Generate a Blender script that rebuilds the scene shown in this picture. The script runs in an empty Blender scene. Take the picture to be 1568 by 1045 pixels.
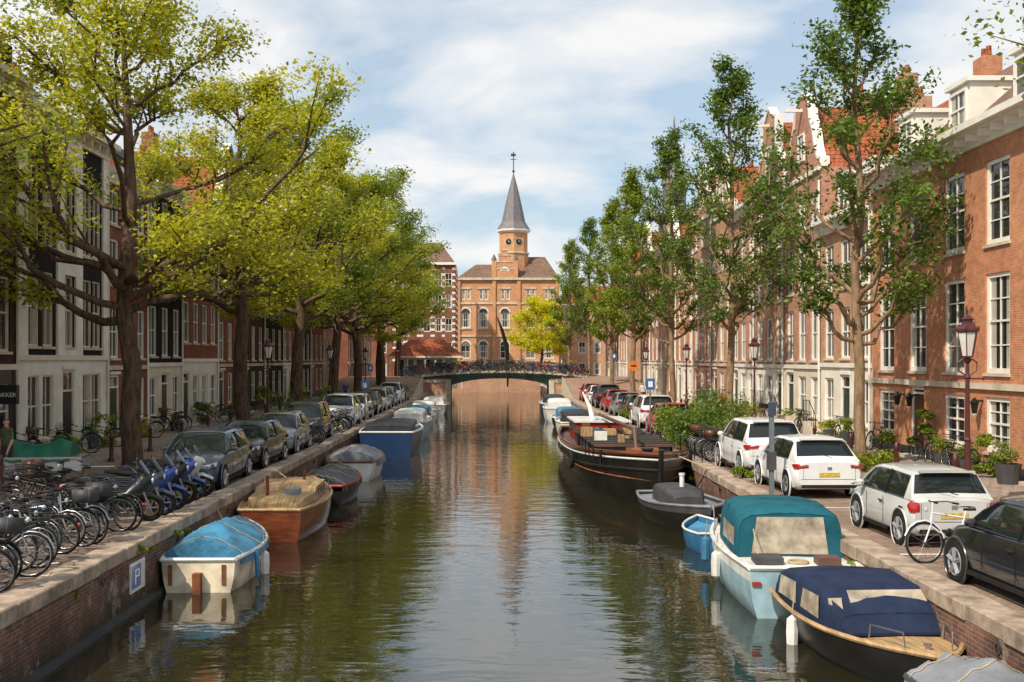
import bpy, math, random
import numpy as np
from mathutils import Vector, Matrix, noise
R = random.Random(11)
D2R = math.radians
scene = bpy.context.scene
WZ = -1.15          # water level
XL, XR = -6.65, 6.6 # quay edges
FL, FR = -15.6, 14.5 # facade planes

# ------------------------------------------------------------------ materials
def newmat(name):
    m = bpy.data.materials.new(name); m.use_nodes = True
    nt = m.node_tree; b = nt.nodes['Principled BSDF']
    return m, nt, b
def N(nt, t, **kw):
    n = nt.nodes.new(t)
    for k, v in kw.items(): setattr(n, k, v)
    return n
def ramp(nt, src, stops):
    r = N(nt, 'ShaderNodeValToRGB'); e = r.color_ramp.elements
    while len(e) < len(stops): e.new(0.5)
    for i, (p, c) in enumerate(stops):
        e[i].position = p; e[i].color = (*c, 1) if len(c) == 3 else c
    nt.links.new(src, r.inputs[0]); return r
def mixc(nt, fac, a, b, mode='MIX'):
    m = N(nt, 'ShaderNodeMix', data_type='RGBA', blend_type=mode)
    for i, s in ((0, fac), (6, a), (7, b)):
        if hasattr(s, 'is_linked') or hasattr(s, 'links'): nt.links.new(s, m.inputs[i])
        elif i == 0: m.inputs[0].default_value = s
        else: m.inputs[i].default_value = (*s, 1)
    return m.outputs[2]
def objnoise(nt, scale, detail=4, rough=0.6, stretch=None):
    tc = N(nt, 'ShaderNodeTexCoord'); n = N(nt, 'ShaderNodeTexNoise')
    n.inputs['Scale'].default_value = scale; n.inputs['Detail'].default_value = detail
    n.inputs['Roughness'].default_value = rough
    if stretch:
        mp = N(nt, 'ShaderNodeMapping'); mp.inputs['Scale'].default_value = stretch
        nt.links.new(tc.outputs['Object'], mp.inputs[0]); nt.links.new(mp.outputs[0], n.inputs[0])
    else: nt.links.new(tc.outputs['Object'], n.inputs[0])
    return n
def plain(name, col, rough=0.6, var=0.25, scale=2.0, metal=0.0, coat=0.0, bump=0.0, bscale=20, stretch=None):
    m, nt, b = newmat(name)
    n = objnoise(nt, scale, stretch=stretch)
    d = tuple(c * (1 - var) for c in col); l = tuple(min(1, c * (1 + var * 0.6)) for c in col)
    r = ramp(nt, n.outputs[0], [(0.32, d), (0.65, l)])
    nt.links.new(r.outputs[0], b.inputs['Base Color'])
    b.inputs['Roughness'].default_value = rough; b.inputs['Metallic'].default_value = metal
    b.inputs['Coat Weight'].default_value = coat
    if rough > .75: b.inputs['Specular IOR Level'].default_value = .2
    if bump:
        n2 = objnoise(nt, bscale); bp = N(nt, 'ShaderNodeBump'); bp.inputs['Distance'].default_value = bump
        nt.links.new(n2.outputs[0], bp.inputs['Height']); nt.links.new(bp.outputs[0], b.inputs['Normal'])
    return m
def brick(name, c1, c2, mortar, bw=0.22, bh=0.066, horiz=False, rough=0.9, dirt=0.45, wet=False):
    m, nt, b = newmat(name)
    tc = N(nt, 'ShaderNodeTexCoord'); sp = N(nt, 'ShaderNodeSeparateXYZ'); cb = N(nt, 'ShaderNodeCombineXYZ')
    nt.links.new(tc.outputs['Object'], sp.inputs[0])
    if horiz:
        nt.links.new(sp.outputs[0], cb.inputs[0]); nt.links.new(sp.outputs[1], cb.inputs[1])
    else:
        ad = N(nt, 'ShaderNodeMath', operation='ADD')
        nt.links.new(sp.outputs[0], ad.inputs[0]); nt.links.new(sp.outputs[1], ad.inputs[1])
        nt.links.new(ad.outputs[0], cb.inputs[0]); nt.links.new(sp.outputs[2], cb.inputs[1])
    br = N(nt, 'ShaderNodeTexBrick')
    nt.links.new(cb.outputs[0], br.inputs['Vector'])
    br.inputs['Color1'].default_value = (*c1, 1); br.inputs['Color2'].default_value = (*c2, 1)
    br.inputs['Mortar'].default_value = (*mortar, 1); br.inputs['Scale'].default_value = 1
    br.inputs['Mortar Size'].default_value = bh * 0.09; br.inputs['Brick Width'].default_value = bw
    br.inputs['Row Height'].default_value = bh; br.inputs['Mortar Smooth'].default_value = 0.3
    n = objnoise(nt, 0.5, 6, 0.7)
    r = ramp(nt, n.outputs[0], [(0.3, (1 - dirt,) * 3), (0.7, (1.12,) * 3)])
    c = mixc(nt, 1.0, br.outputs['Color'], r.outputs[0], 'MULTIPLY')
    n3 = objnoise(nt, 3.0, 5, 0.7)
    r3 = ramp(nt, n3.outputs[0], [(0.3, (0.72,) * 3), (0.7, (1.15,) * 3)])
    c = mixc(nt, 1.0, c, r3.outputs[0], 'MULTIPLY')
    if wet:
        ns = objnoise(nt, 1.5, 5, 0.7, stretch=(1, 1, 0.3))
        a2 = N(nt, 'ShaderNodeMath', operation='MULTIPLY_ADD'); a2.inputs[1].default_value = 0.7
        nt.links.new(ns.outputs[0], a2.inputs[0]); nt.links.new(sp.outputs[2], a2.inputs[2])
        mr = N(nt, 'ShaderNodeMapRange'); mr.inputs[1].default_value = -0.85; mr.inputs[2].default_value = -0.1
        nt.links.new(a2.outputs[0], mr.inputs[0])
        c = mixc(nt, mr.outputs[0], (0.035, 0.032, 0.02), c)
        nw = objnoise(nt, 2.2, 6, 0.75)
        rw = ramp(nt, nw.outputs[0], [(0.54, (0, 0, 0)), (0.66, (0.6,) * 3)])
        c = mixc(nt, rw.outputs[0], c, (0.42, 0.35, 0.29))
    nt.links.new(c, b.inputs['Base Color']); b.inputs['Roughness'].default_value = rough
    b.inputs['Specular IOR Level'].default_value = .15
    bp = N(nt, 'ShaderNodeBump'); bp.inputs['Distance'].default_value = 0.006; bp.inputs['Strength'].default_value = 0.6; bp.invert = True
    nt.links.new(br.outputs['Fac'], bp.inputs['Height']); nt.links.new(bp.outputs[0], b.inputs['Normal'])
    return m
def leafmat(name, c_dark, c_light, trans=0.35):
    m, nt, b = newmat(name)
    g = N(nt, 'ShaderNodeNewGeometry')
    n = objnoise(nt, 0.55, 3, 0.6)
    ad = N(nt, 'ShaderNodeMath', operation='MULTIPLY_ADD'); ad.inputs[1].default_value = 0.45
    nt.links.new(g.outputs['Random Per Island'], ad.inputs[0]); nt.links.new(n.outputs[0], ad.inputs[2])
    r = ramp(nt, ad.outputs[0], [(0.38, c_dark), (0.95, c_light)])
    nt.links.new(r.outputs[0], b.inputs['Base Color']); b.inputs['Roughness'].default_value = 0.45
    b.inputs['Specular IOR Level'].default_value = 0.3
    t = N(nt, 'ShaderNodeBsdfTranslucent'); mx = N(nt, 'ShaderNodeMixShader'); mx.inputs[0].default_value = trans
    br = mixc(nt, 1.0, r.outputs[0], (1.6, 1.5, 0.7), 'MULTIPLY')
    nt.links.new(br, t.inputs[0])
    nt.links.new(b.outputs[0], mx.inputs[1]); nt.links.new(t.outputs[0], mx.inputs[2])
    nt.links.new(mx.outputs[0], nt.nodes['Material Output'].inputs[0])
    return m

WHITE = plain('white_paint', (0.78, 0.75, 0.68), 0.45, 0.10, 1.5)
CREAM = plain('cream_paint', (0.68, 0.61, 0.49), 0.5, 0.14, 1.2)
PLASTER = plain('white_plaster', (0.74, 0.70, 0.62), 0.8, 0.18, 0.8)
STONE = plain('coping_stone', (0.36, 0.28, 0.215), 0.85, 0.5, 2.5, bump=0.01)
LSTONE = plain('light_stone', (0.56, 0.49, 0.39), 0.8, 0.25, 1.5)
BLACKP = plain('black_paint', (0.012, 0.012, 0.013), 0.35, 0.3, 3)
GREYDK = plain('dark_grey', (0.05, 0.05, 0.052), 0.6, 0.3, 3)
GREENP = plain('green_paint', (0.015, 0.04, 0.028), 0.35, 0.2, 3)
REDP = plain('red_paint', (0.35, 0.025, 0.015), 0.35, 0.2, 3)
BROWNP = plain('brown_door', (0.10, 0.04, 0.02), 0.4, 0.25, 3)
RUBBER = plain('rubber', (0.018, 0.018, 0.018), 0.85, 0.3, 5)
CHROME = plain('metal', (0.45, 0.45, 0.46), 0.3, 0.15, 4, metal=0.9)
RIM = plain('alloy_rim', (0.38, 0.38, 0.39), 0.35, 0.2, 6, metal=0.6)
LAMPIRON = plain('lamp_iron', (0.075, 0.018, 0.018), 0.42, 0.35, 5)
B_BLACK = brick('black_brick', (0.020, 0.018, 0.017), (0.032, 0.027, 0.024), (0.042, 0.037, 0.033))
B_DBROWN = brick('dark_brown_brick', (0.065, 0.034, 0.024), (0.095, 0.05, 0.033), (0.12, 0.095, 0.08))
B_RED = brick('red_brick', (0.33, 0.105, 0.055), (0.25, 0.08, 0.045), (0.32, 0.23, 0.18))
B_ORANGE = brick('orange_brick', (0.58, 0.245, 0.12), (0.49, 0.19, 0.095), (0.58, 0.42, 0.30), dirt=0.25)
B_TAN = brick('tan_brick', (0.54, 0.30, 0.18), (0.46, 0.24, 0.14), (0.55, 0.45, 0.35), dirt=0.25)
B_PINK = brick('pink_brick', (0.52, 0.26, 0.18), (0.43, 0.20, 0.135), (0.53, 0.42, 0.34), dirt=0.25)
B_STATION = brick('station_brick', (0.64, 0.32, 0.15), (0.58, 0.27, 0.13), (0.60, 0.43, 0.29), dirt=0.2)
B_QUAY = brick('quay_brick', (0.27, 0.13, 0.09), (0.17, 0.09, 0.07), (0.32, 0.27, 0.23), wet=True, dirt=0.6)
PAVER = brick('street_clinker', (0.42, 0.265, 0.19), (0.32, 0.205, 0.15), (0.24, 0.185, 0.14), 0.2, 0.1, True, dirt=0.35)
PAVER2 = brick('parking_clinker', (0.38, 0.265, 0.20), (0.29, 0.205, 0.16), (0.19, 0.155, 0.12), 0.2, 0.1, True, dirt=0.4)
SLAB = brick('pavement_slab', (0.42, 0.325, 0.27), (0.35, 0.275, 0.23), (0.22, 0.18, 0.15), 0.3, 0.3, True, dirt=0.3)
TILE_R = brick('orange_roof_tile', (0.50, 0.15, 0.065), (0.38, 0.10, 0.05), (0.14, 0.05, 0.03), 0.22, 0.2, dirt=0.4)
TILE_G = brick('grey_roof_tile', (0.10, 0.085, 0.075), (0.14, 0.11, 0.09), (0.03, 0.03, 0.03), 0.22, 0.2, dirt=0.4)
TILE_B = brick('brown_roof_tile', (0.27, 0.17, 0.12), (0.21, 0.13, 0.10), (0.08, 0.06, 0.05), 0.22, 0.2, dirt=0.3)
SLATE = plain('slate', (0.15, 0.14, 0.145), 0.6, 0.3, 3)
BARK = plain('bark', (0.115, 0.075, 0.05), 0.95, 0.6, 3, bump=0.05, bscale=9, stretch=(3, 3, 0.7))
BARK2 = plain('pale_bark', (0.25, 0.17, 0.10), 0.95, 0.45, 3, bump=0.02, bscale=9, stretch=(3, 3, 0.7))
LF_Y = leafmat('leaves_yellow_green', (0.14, 0.19, 0.012), (0.50, 0.48, 0.045), 0.45)
LF_M = leafmat('leaves_mid_green', (0.065, 0.115, 0.012), (0.29, 0.35, 0.04), 0.4)
LF_D = leafmat('leaves_dark_green', (0.035, 0.08, 0.016), (0.16, 0.24, 0.04), 0.35)
LF_YY = leafmat('leaves_bright_yellow', (0.34, 0.36, 0.01), (0.66, 0.62, 0.02), 0.4)
def glassmat():
    m, nt, b = newmat('window_glass')
    g = N(nt, 'ShaderNodeNewGeometry')
    r = ramp(nt, g.outputs['Random Per Island'], [(0.0, (0.012, 0.014, 0.016)), (0.6, (0.03, 0.034, 0.036)), (0.8, (0.07, 0.068, 0.06)), (1.0, (0.25, 0.23, 0.2))])
    nt.links.new(r.outputs[0], b.inputs['Base Color']); b.inputs['Roughness'].default_value = 0.04
    n = objnoise(nt, 1.3, 1); bp = N(nt, 'ShaderNodeBump'); bp.inputs['Distance'].default_value = 0.012
    nt.links.new(n.outputs[0], bp.inputs['Height']); nt.links.new(bp.outputs[0], b.inputs['Normal'])
    return m
GLASS = glassmat()
CARGLASS, _nt, _b = newmat('car_glass'); _b.inputs['Base Color'].default_value = (0.012, 0.016, 0.017, 1); _b.inputs['Roughness'].default_value = 0.03
LAMPGLASS = plain('lantern_glass', (0.62, 0.60, 0.55), 0.15, 0.1, 2)
TAILRED = plain('tail_light', (0.36, 0.010, 0.008), 0.15, 0.4, 9, coat=1)
HEADL = plain('head_light', (0.5, 0.52, 0.55), 0.1, 0.4, 8, coat=1)
PLATE = plain('yellow_plate', (0.55, 0.38, 0.06), 0.4, 0.35, 14)
CURTAIN = plain('net_curtain', (.42, .39, .34), .35, .3, 6, stretch=(6, 6, .3))
def paint(name, col): return plain(name, col, 0.28, 0.10, 1.5, coat=0.8)

# ------------------------------------------------------------------ mesh builder
class MB:
    def __init__(s): s.v = []; s.f = []; s.m = []; s.mats = []; s.M = Matrix.Identity(4)
    def mi(s, mat):
        if mat not in s.mats: s.mats.append(mat)
        return s.mats.index(mat)
    def poly(s, pts, mat):
        b = len(s.v); s.v += [tuple(s.M @ Vector(p)) for p in pts]
        s.f.append(tuple(range(b, b + len(pts)))); s.m.append(s.mi(mat))
    def grid(s, rows, mat, closed=False, matf=None):
        b = len(s.v); nc = len(rows[0])
        for r in rows: s.v += [tuple(s.M @ Vector(p)) for p in r]
        k = s.mi(mat)
        for i in range(len(rows) - 1):
            for j in range(nc - (0 if closed else 1)):
                j2 = (j + 1) % nc
                s.f.append((b + i * nc + j, b + i * nc + j2, b + (i + 1) * nc + j2, b + (i + 1) * nc + j))
                s.m.append(s.mi(matf(i, j)) if matf else k)
    def box(s, x0, x1, y0, y1, z0, z1, mat):
        b = len(s.v)
        for z in (z0, z1):
            for x, y in ((x0, y0), (x1, y0), (x1, y1), (x0, y1)): s.v.append(tuple(s.M @ Vector((x, y, z))))
        k = s.mi(mat)
        for f in ((3, 2, 1, 0), (4, 5, 6, 7), (0, 1, 5, 4), (1, 2, 6, 5), (2, 3, 7, 6), (3, 0, 4, 7)):
            s.f.append(tuple(b + i for i in f)); s.m.append(k)
    def path(s, pts, r, mat, n=6, cap=True):
        pts = [Vector(p) for p in pts]; rr = r if isinstance(r, (list, tuple)) else [r] * len(pts)
        rows = []; up = None
        for i, p in enumerate(pts):
            d = (pts[min(i + 1, len(pts) - 1)] - pts[max(i - 1, 0)])
            d = d.normalized() if d.length > 1e-9 else Vector((0, 0, 1))
            if up is None: up = Vector((0, 0, 1)) if abs(d.z) < 0.9 else Vector((1, 0, 0))
            a = d.cross(up)
            if a.length < 1e-4: a = d.cross(Vector((0.3, 1, 0.2)))
            a.normalize(); c = d.cross(a).normalized()
            rows.append([p + (a * math.cos(2 * math.pi * k / n) + c * math.sin(2 * math.pi * k / n)) * rr[i] for k in range(n)])
        s.grid(rows, mat, closed=True)
        if cap:
            s.poly(rows[0], mat); s.poly(rows[-1][::-1], mat)
    def lathe(s, prof, mat, n=12, c=(0, 0), matf=None):
        rows = [[(c[0] + r * math.cos(2 * math.pi * k / n), c[1] + r * math.sin(2 * math.pi * k / n), z) for k in range(n)] for r, z in prof]
        s.grid(rows, mat, closed=True, matf=matf)
        if prof[-1][0] > 0.002: s.poly(rows[-1], mat)
    def torus(s, c, R0, r, mat, axis='x', n=20, m=5):
        rows = []
        for i in range(n + 1):
            a = 2 * math.pi * i / n; row = []
            for j in range(m):
                b = 2 * math.pi * j / m; q = R0 + r * math.cos(b); w = r * math.sin(b)
                if axis == 'x': row.append((c[0] + w, c[1] + q * math.cos(a), c[2] + q * math.sin(a)))
                elif axis == 'z': row.append((c[0] + q * math.cos(a), c[1] + q * math.sin(a), c[2] + w))
                else: row.append((c[0] + q * math.cos(a), c[1] + w, c[2] + q * math.sin(a)))
            rows.append(row)
        s.grid(rows, mat, closed=True)
    def disc(s, c, r, mat, axis='x', n=18, flip=1):
        pts = []
        for i in range(n):
            a = 2 * math.pi * i / n * flip
            if axis == 'x': pts.append((c[0], c[1] + r * math.cos(a), c[2] + r * math.sin(a)))
            elif axis == 'y': pts.append((c[0] + r * math.cos(a), c[1], c[2] + r * math.sin(a)))
        s.poly(pts, mat)
    def mesh(s, name, smooth=False):
        me = bpy.data.meshes.new(name); me.from_pydata(s.v, [], s.f)
        for m in s.mats: me.materials.append(m)
        me.polygons.foreach_set('material_index', s.m)
        if smooth: me.polygons.foreach_set('use_smooth', [True] * len(s.f))
        me.update(); return me
    def build(s, name, parent=None, smooth=False, loc=(0, 0, 0), rot=0):
        o = bpy.data.objects.new(name, s.mesh(name, smooth)); scene.collection.objects.link(o)
        o.location = loc; o.rotation_euler = (0, 0, rot)
        if parent: o.parent = parent
        if smooth:
            md = o.modifiers.new('w', 'EDGE_SPLIT'); md.split_angle = D2R(38)
        return o
def empty(name, loc=(0, 0, 0), rot=0):
    o = bpy.data.objects.new(name, None); scene.collection.objects.link(o)
    o.location = loc; o.rotation_euler = (0, 0, rot); o.empty_display_size = 0.3; return o
def inst(name, me, loc, rot=(0, 0, 0), parent=None, scale=1.0, smooth=True):
    o = bpy.data.objects.new(name, me); scene.collection.objects.link(o)
    o.location = loc; o.rotation_euler = rot if isinstance(rot, tuple) else (0, 0, rot)
    o.scale = (scale,) * 3
    if parent: o.parent = parent
    return o

# ------------------------------------------------------------------ ground, quays, water
g = MB()
EARTH = plain('earth', (0.26, 0.21, 0.17), 0.9, 0.3, 0.3)
for x0, x1, y0, y1 in ((-700, XL - 0.3, -60, 150), (XR + 0.3, 700, -60, 150), (-700, 700, 150, 1500)):
    g.poly([(x0, y0, -0.03), (x1, y0, -0.03), (x1, y1, -0.03), (x0, y1, -0.03)], EARTH)
g.build('ground')
def strip(name, x0, x1, y0, y1, z, mat, kerb=None):
    b = MB()
    if kerb: b.box(x0, x1, y0, y1, z - kerb, z, mat)
    else: b.poly([(x0, y0, z), (x1, y0, z), (x1, y1, z), (x0, y1, z)], mat)
    return b.build(name)
strip('parking_strip', -9.3, XL - 0.5, -5, 150, 0.0, PAVER2)
strip('road', -13.0, -9.3, -5, 150, 0.004, PAVER)
strip('pavement', FL, -13.0, -5, 150, 0.11, SLAB, 0.16)
strip('parking_strip', XR + 0.5, 9.6, -5, 150, 0.0, PAVER2)
strip('road', 9.6, 12.2, -5, 150, 0.004, PAVER)
strip('pavement', 12.2, FR, -5, 150, 0.11, SLAB, 0.16)
b = MB()
for y in range(12, 34, 5):
    b.poly([(-9.2, y, 0.008), (XL - 0.7, y + 1.2, 0.008), (XL - 0.7, y + 1.32, 0.008), (-9.2, y + 0.12, 0.008)], WHITE)
b.build('parking_markings')
b = MB()
for y in range(13, 34, 6):
    b.poly([(XR + .6, y, 0.008), (9.5, y, 0.008), (9.5, y + 0.1, 0.008), (XR + .6, y + 0.1, 0.008)], WHITE)
b.build('parking_markings')
b = MB()
y = -5
while y < 108:
    L = R.uniform(0.9, 1.5)
    for sx in (0, 1):
        dz = R.uniform(-0.012, 0.012); dx = R.uniform(-0.02, 0.02)
        x0, x1 = (XL - 0.5, XL + 0.03 + dx) if sx == 0 else (XR - 0.03 + dx, XR + 0.5)
        b.box(x0, x1, y, y + L - 0.018, -0.2, 0.05 + dz, STONE)
    y += L
cp = b.build('quay_coping')
md = cp.modifiers.new('b', 'BEVEL'); md.width = 0.02; md.segments = 1
b = MB()
b.box(XL - 0.4, XL, -5, 150, -2.4, -0.2, B_QUAY); b.build('quay_wall')
b = MB()
b.box(XR, XR + 0.4, -5, 150, -2.4, -0.2, B_QUAY); b.build('quay_wall')
b = MB()
for x in (XL + 0.07, XR - 0.07):
    b.box(x - 0.07, x + 0.07, -5, 108, WZ - 0.1, WZ + 0.07, GREYDK)
for y in np.arange(14, 60, 4.3):
    for s, x in ((1, XL), (-1, XR)):
        b.torus((x + s * .04, y, -.32), .07, .012, BLACKP, 'x', 12, 4)
b.build('quay_timber')

WATER, nt, bs = newmat('canal_water')
bs.inputs['Base Color'].default_value = (0.020, 0.018, 0.009, 1); bs.inputs['Roughness'].default_value = 0.01
bs.inputs['IOR'].default_value = 2.15
tc = N(nt, 'ShaderNodeTexCoord')
def wn(sc, det, sx, sy, dist=0):
    mp = N(nt, 'ShaderNodeMapping'); mp.inputs['Scale'].default_value = (sx, sy, 1)
    n = N(nt, 'ShaderNodeTexNoise'); n.inputs['Scale'].default_value = sc; n.inputs['Detail'].default_value = det; n.inputs['Distortion'].default_value = dist
    nt.links.new(tc.outputs['Object'], mp.inputs[0]); nt.links.new(mp.outputs[0], n.inputs[0]); return n.outputs[0]
b1 = N(nt, 'ShaderNodeBump'); b1.inputs['Distance'].default_value = 0.017; b1.inputs['Strength'].default_value = 1
b2 = N(nt, 'ShaderNodeBump'); b2.inputs['Distance'].default_value = 0.0050; b2.inputs['Strength'].default_value = 1
pt = ramp(nt, wn(0.12, 3, 1, .6), [(.40, (.35,) * 3), (.62, (1,) * 3)])
nt.links.new(pt.outputs[0], b2.inputs['Strength'])
nt.links.new(wn(0.9, 2, 0.8, 1.5, .3), b1.inputs['Height']); nt.links.new(wn(4.2, 2, 0.6, 1.6, .5), b2.inputs['Height'])
nt.links.new(b1.outputs[0], b2.inputs['Normal']); nt.links.new(b2.outputs[0], bs.inputs['Normal'])
strip('water', XL - 0.05, XR + 0.05, -40, 152, WZ, WATER)

# ------------------------------------------------------------------ houses
def window(mb, u0, u1, z0, z1, fm=None, bars=(1, 2), depth=0.14, f=0.075):
    fm = fm or WHITE
    y0, y1 = depth - 0.09, depth
    mb.box(u0, u0 + f, y0, y1, z0, z1, fm); mb.box(u1 - f, u1, y0, y1, z0, z1, fm)
    mb.box(u0 + f, u1 - f, y0, y1, z1 - f, z1, fm); mb.box(u0 + f, u1 - f, y0, y1, z0, z0 + f * 1.2, fm)
    a0, a1, c0, c1 = u0 + f, u1 - f, z0 + f * 1.2, z1 - f
    zm = c0 + (c1 - c0) * 0.52
    mb.box(a0, a1, y0 + 0.02, y1 - 0.01, zm - 0.03, zm + 0.03, fm)
    for lo, hi in ((c0, zm - 0.03), (zm + 0.03, c1)):
        nv, nh = bars
        for k in range(1, nv + 1):
            u = a0 + (a1 - a0) * k / (nv + 1); mb.box(u - 0.02, u + 0.02, y0 + 0.035, y1 - 0.012, lo, hi, fm)
        for k in range(1, nh):
            z = lo + (hi - lo) * k / nh; mb.box(a0, a1, y0 + 0.038, y1 - 0.014, z - 0.018, z + 0.018, fm)
    mb_g.poly([(a0, y1 - 0.016, c0), (a1, y1 - 0.016, c0), (a1, y1 - 0.016, zm), (a0, y1 - 0.016, zm)], GLASS)
    mb_g.poly([(a0, y1 - 0.017, zm), (a1, y1 - 0.017, zm), (a1, y1 - 0.017, c1), (a0, y1 - 0.017, c1)], GLASS)
    if R.random() < .3:
        cw = (a1 - a0) * R.uniform(.18, .3); zt = c1
        for q0, q1 in ((a0, a0 + cw), (a1 - cw, a1)): mb_g.poly([(q0, y1 - .0195, c0), (q1, y1 - .0195, c0), (q1, y1 - .0195, zt), (q0, y1 - .0195, zt)], CURTAIN)
mb_g = None
def facade(mb, W, H, ops, matf, depth=0.14, extra_z=(), revmat=None):
    us = sorted({0, W, *[o[0] for o in ops], *[o[1] for o in ops]})
    zs = sorted({0, H, *extra_z, *[o[2] for o in ops], *[o[3] for o in ops]})
    for i in range(len(us) - 1):
        for j in range(len(zs) - 1):
            um, zm = (us[i] + us[i + 1]) / 2, (zs[j] + zs[j + 1]) / 2
            if any(o[0] < um < o[1] and o[2] < zm < o[3] for o in ops): continue
            mb.poly([(us[i], 0, zs[j]), (us[i + 1], 0, zs[j]), (us[i + 1], 0, zs[j + 1]), (us[i], 0, zs[j + 1])], matf(zm))
    for u0, u1, z0, z1 in [o[:4] for o in ops]:
        m = revmat or matf((z0 + z1) / 2)
        mb.poly([(u0, 0, z0), (u0, depth, z0), (u0, depth, z1), (u0, 0, z1)], m)
        mb.poly([(u1, depth, z0), (u1, 0, z0), (u1, 0, z1), (u1, depth, z1)], m)
        mb.poly([(u0, 0, z1), (u0, depth, z1), (u1, depth, z1), (u1, 0, z1)], m)
        mb.poly([(u0, depth, z0), (u0, 0, z0), (u1, 0, z0), (u1, depth, z0)], m)
def house(side, y0, y1, H, wall, floors, ncol, ww=1.15, gh=3.1, gmat=None, roof='cornice', rmat=None, frame=None, bars=(1, 1),
          doors=(0,), dcol=None, ground=(0.85, 2.65), pil=(), name='brick_house', depth=10, corn=0.55, dormer=0, lintel=False, rh=3.2, reveal=None, gbars=None, f=.085, cols=None):
    global mb_g
    W = y1 - y0 - 0.02
    e = empty(name, (FL, y0 + 0.01, 0) if side == 'L' else (FR, y1 - 0.01, 0), D2R(90) if side == 'L' else D2R(-90))
    rmat = rmat or TILE_R; frame = frame or WHITE; gmat = gmat or wall; dcol = dcol or GREENP
    w, t, gl, rf, dr = MB(), MB(), MB(), MB(), MB(); mb_g = gl
    cols = cols or [(i + 0.5) * W / ncol for i in range(ncol)]
    ops = []
    for (z0, z1) in floors:
        for c in cols: ops.append((c - ww / 2, c + ww / 2, z0, z1, 'w'))
    for i, c in enumerate(cols):
        if i in doors: ops.append((c - 0.55, c + 0.55, 0.12, ground[1] + 0.15, 'd'))
        else: ops.append((c - ww / 2, c + ww / 2, ground[0], ground[1], 'g'))
    matf = lambda z: gmat if z < gh else wall
    facade(w, W, H, ops, matf, extra_z=(gh,), revmat=reveal or None)
    for a, b_, z0, z1, k in ops:
        if k == 'd':
            t.box(a, a + 0.08, 0.03, 0.12, z0, z1, frame); t.box(b_ - 0.08, b_, 0.03, 0.12, z0, z1, frame)
            t.box(a + 0.08, b_ - 0.08, 0.03, 0.12, z1 - 0.08, z1, frame)
            zt = z0 + 2.15
            t.box(a + 0.08, b_ - 0.08, 0.03, 0.12, zt, zt + 0.07, frame)
            gl.poly([(a + .08, .1, zt + .07), (b_ - .08, .1, zt + .07), (b_ - .08, .1, z1 - .08), (a + .08, .1, z1 - .08)], GLASS)
            dr.box(a + 0.08, b_ - 0.08, 0.08, 0.13, z0, zt, dcol)
            for q in (0.25, 1.15): dr.box(a + 0.2, b_ - 0.2, 0.06, 0.08, z0 + q, z0 + q + 0.75, dcol)
            dr.box(b_ - 0.18, b_ - 0.14, 0.03, 0.06, z0 + 1.0, z0 + 1.12, CHROME)
            t.box(a - 0.15, b_ + 0.15, -0.5, -0.003, 0.1, 0.2, LSTONE)
            t.box(a - 0.05, b_ + 0.05, -0.06, -0.003, z1 + 0.03, z1 + 0.15, frame)
        else:
            window(t, a, b_, z0, z1, frame, bars if k == 'w' else (gbars or bars), f=f)
            t.box(a - 0.06, b_ + 0.06, -0.07, 0.05, z0 - 0.09, z0 - 0.002, LSTONE if not lintel else frame)
            if lintel: t.box(a - 0.06, b_ + 0.06, -0.03, -0.003, z1 + 0.005, z1 + 0.2, frame)
    t.box(-0.0, W, -0.09, -0.002, gh - 0.08, gh + 0.1, frame if gmat is not wall else LSTONE)
    w.box(0, W, -0.03, -0.003, 0.0, 0.45, GREYDK if gmat is wall else LSTONE)
    for a, b_ in pil:
        # pilaster bands, split around any window they pass
        ws = sorted([o for o in ops if o[0] < b_ and o[1] > a and o[4] == 'w'], key=lambda o: o[2])
        if not ws: t.box(a, b_, -0.08, -0.003, gh + 0.1, H - 0.5, PLASTER)
        else:
            u0, u1 = ws[0][0] - .07, ws[0][1] + .07
            t.box(a, u0, -0.08, -0.003, gh + 0.1, H - 0.5, PLASTER); t.box(u1, b_, -0.08, -0.003, gh + 0.1, H - 0.5, PLASTER)
            z = gh + .1
            for o in ws: t.box(u0 + .001, u1 - .001, -0.078, -0.003, z, o[2] - .1, PLASTER); z = o[3] + .02
            t.box(u0 + .001, u1 - .001, -0.078, -0.003, z, H - .5, PLASTER)
    for u in (0, W):
        w.poly([(u, 0, 0), (u, depth, 0), (u, depth, H), (u, 0, H)], wall)
    w.poly([(0, depth, 0), (W, depth, 0), (W, depth, H), (0, depth, H)], wall)
    if roof == 'cornice':
        t.box(-0.02, W + 0.02, -0.12, -0.002, H - 0.55, H - 0.18, frame)
        t.box(-0.04, W + 0.04, -corn, 0.2, H - 0.14, H + 0.06, frame); t.box(-0.03, W + 0.03, -corn * 0.7, 0.1, H - 0.2, H - 0.143, frame)
        nb = int(W / 0.8)
        for i in range(nb + 1):
            u = 0.1 + i * (W - 0.3) / nb; t.box(u, u + 0.1, -corn * 0.65, -0.123, H - 0.42, H - 0.203, frame)
        rz = H + rh
        rf.poly([(0, 0.0, H + 0.07), (W, 0.0, H + 0.07), (W, depth * 0.4, rz), (0, depth * 0.4, rz)], rmat)
        rf.poly([(W, depth, H + 0.07), (0, depth, H + 0.07), (0, depth * 0.4, rz), (W, depth * 0.4, rz)], rmat)
        for u in (0, W): w.poly([(u, 0, H), (u, depth, H), (u, depth * 0.4, rz - 0.02)], wall)
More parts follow.
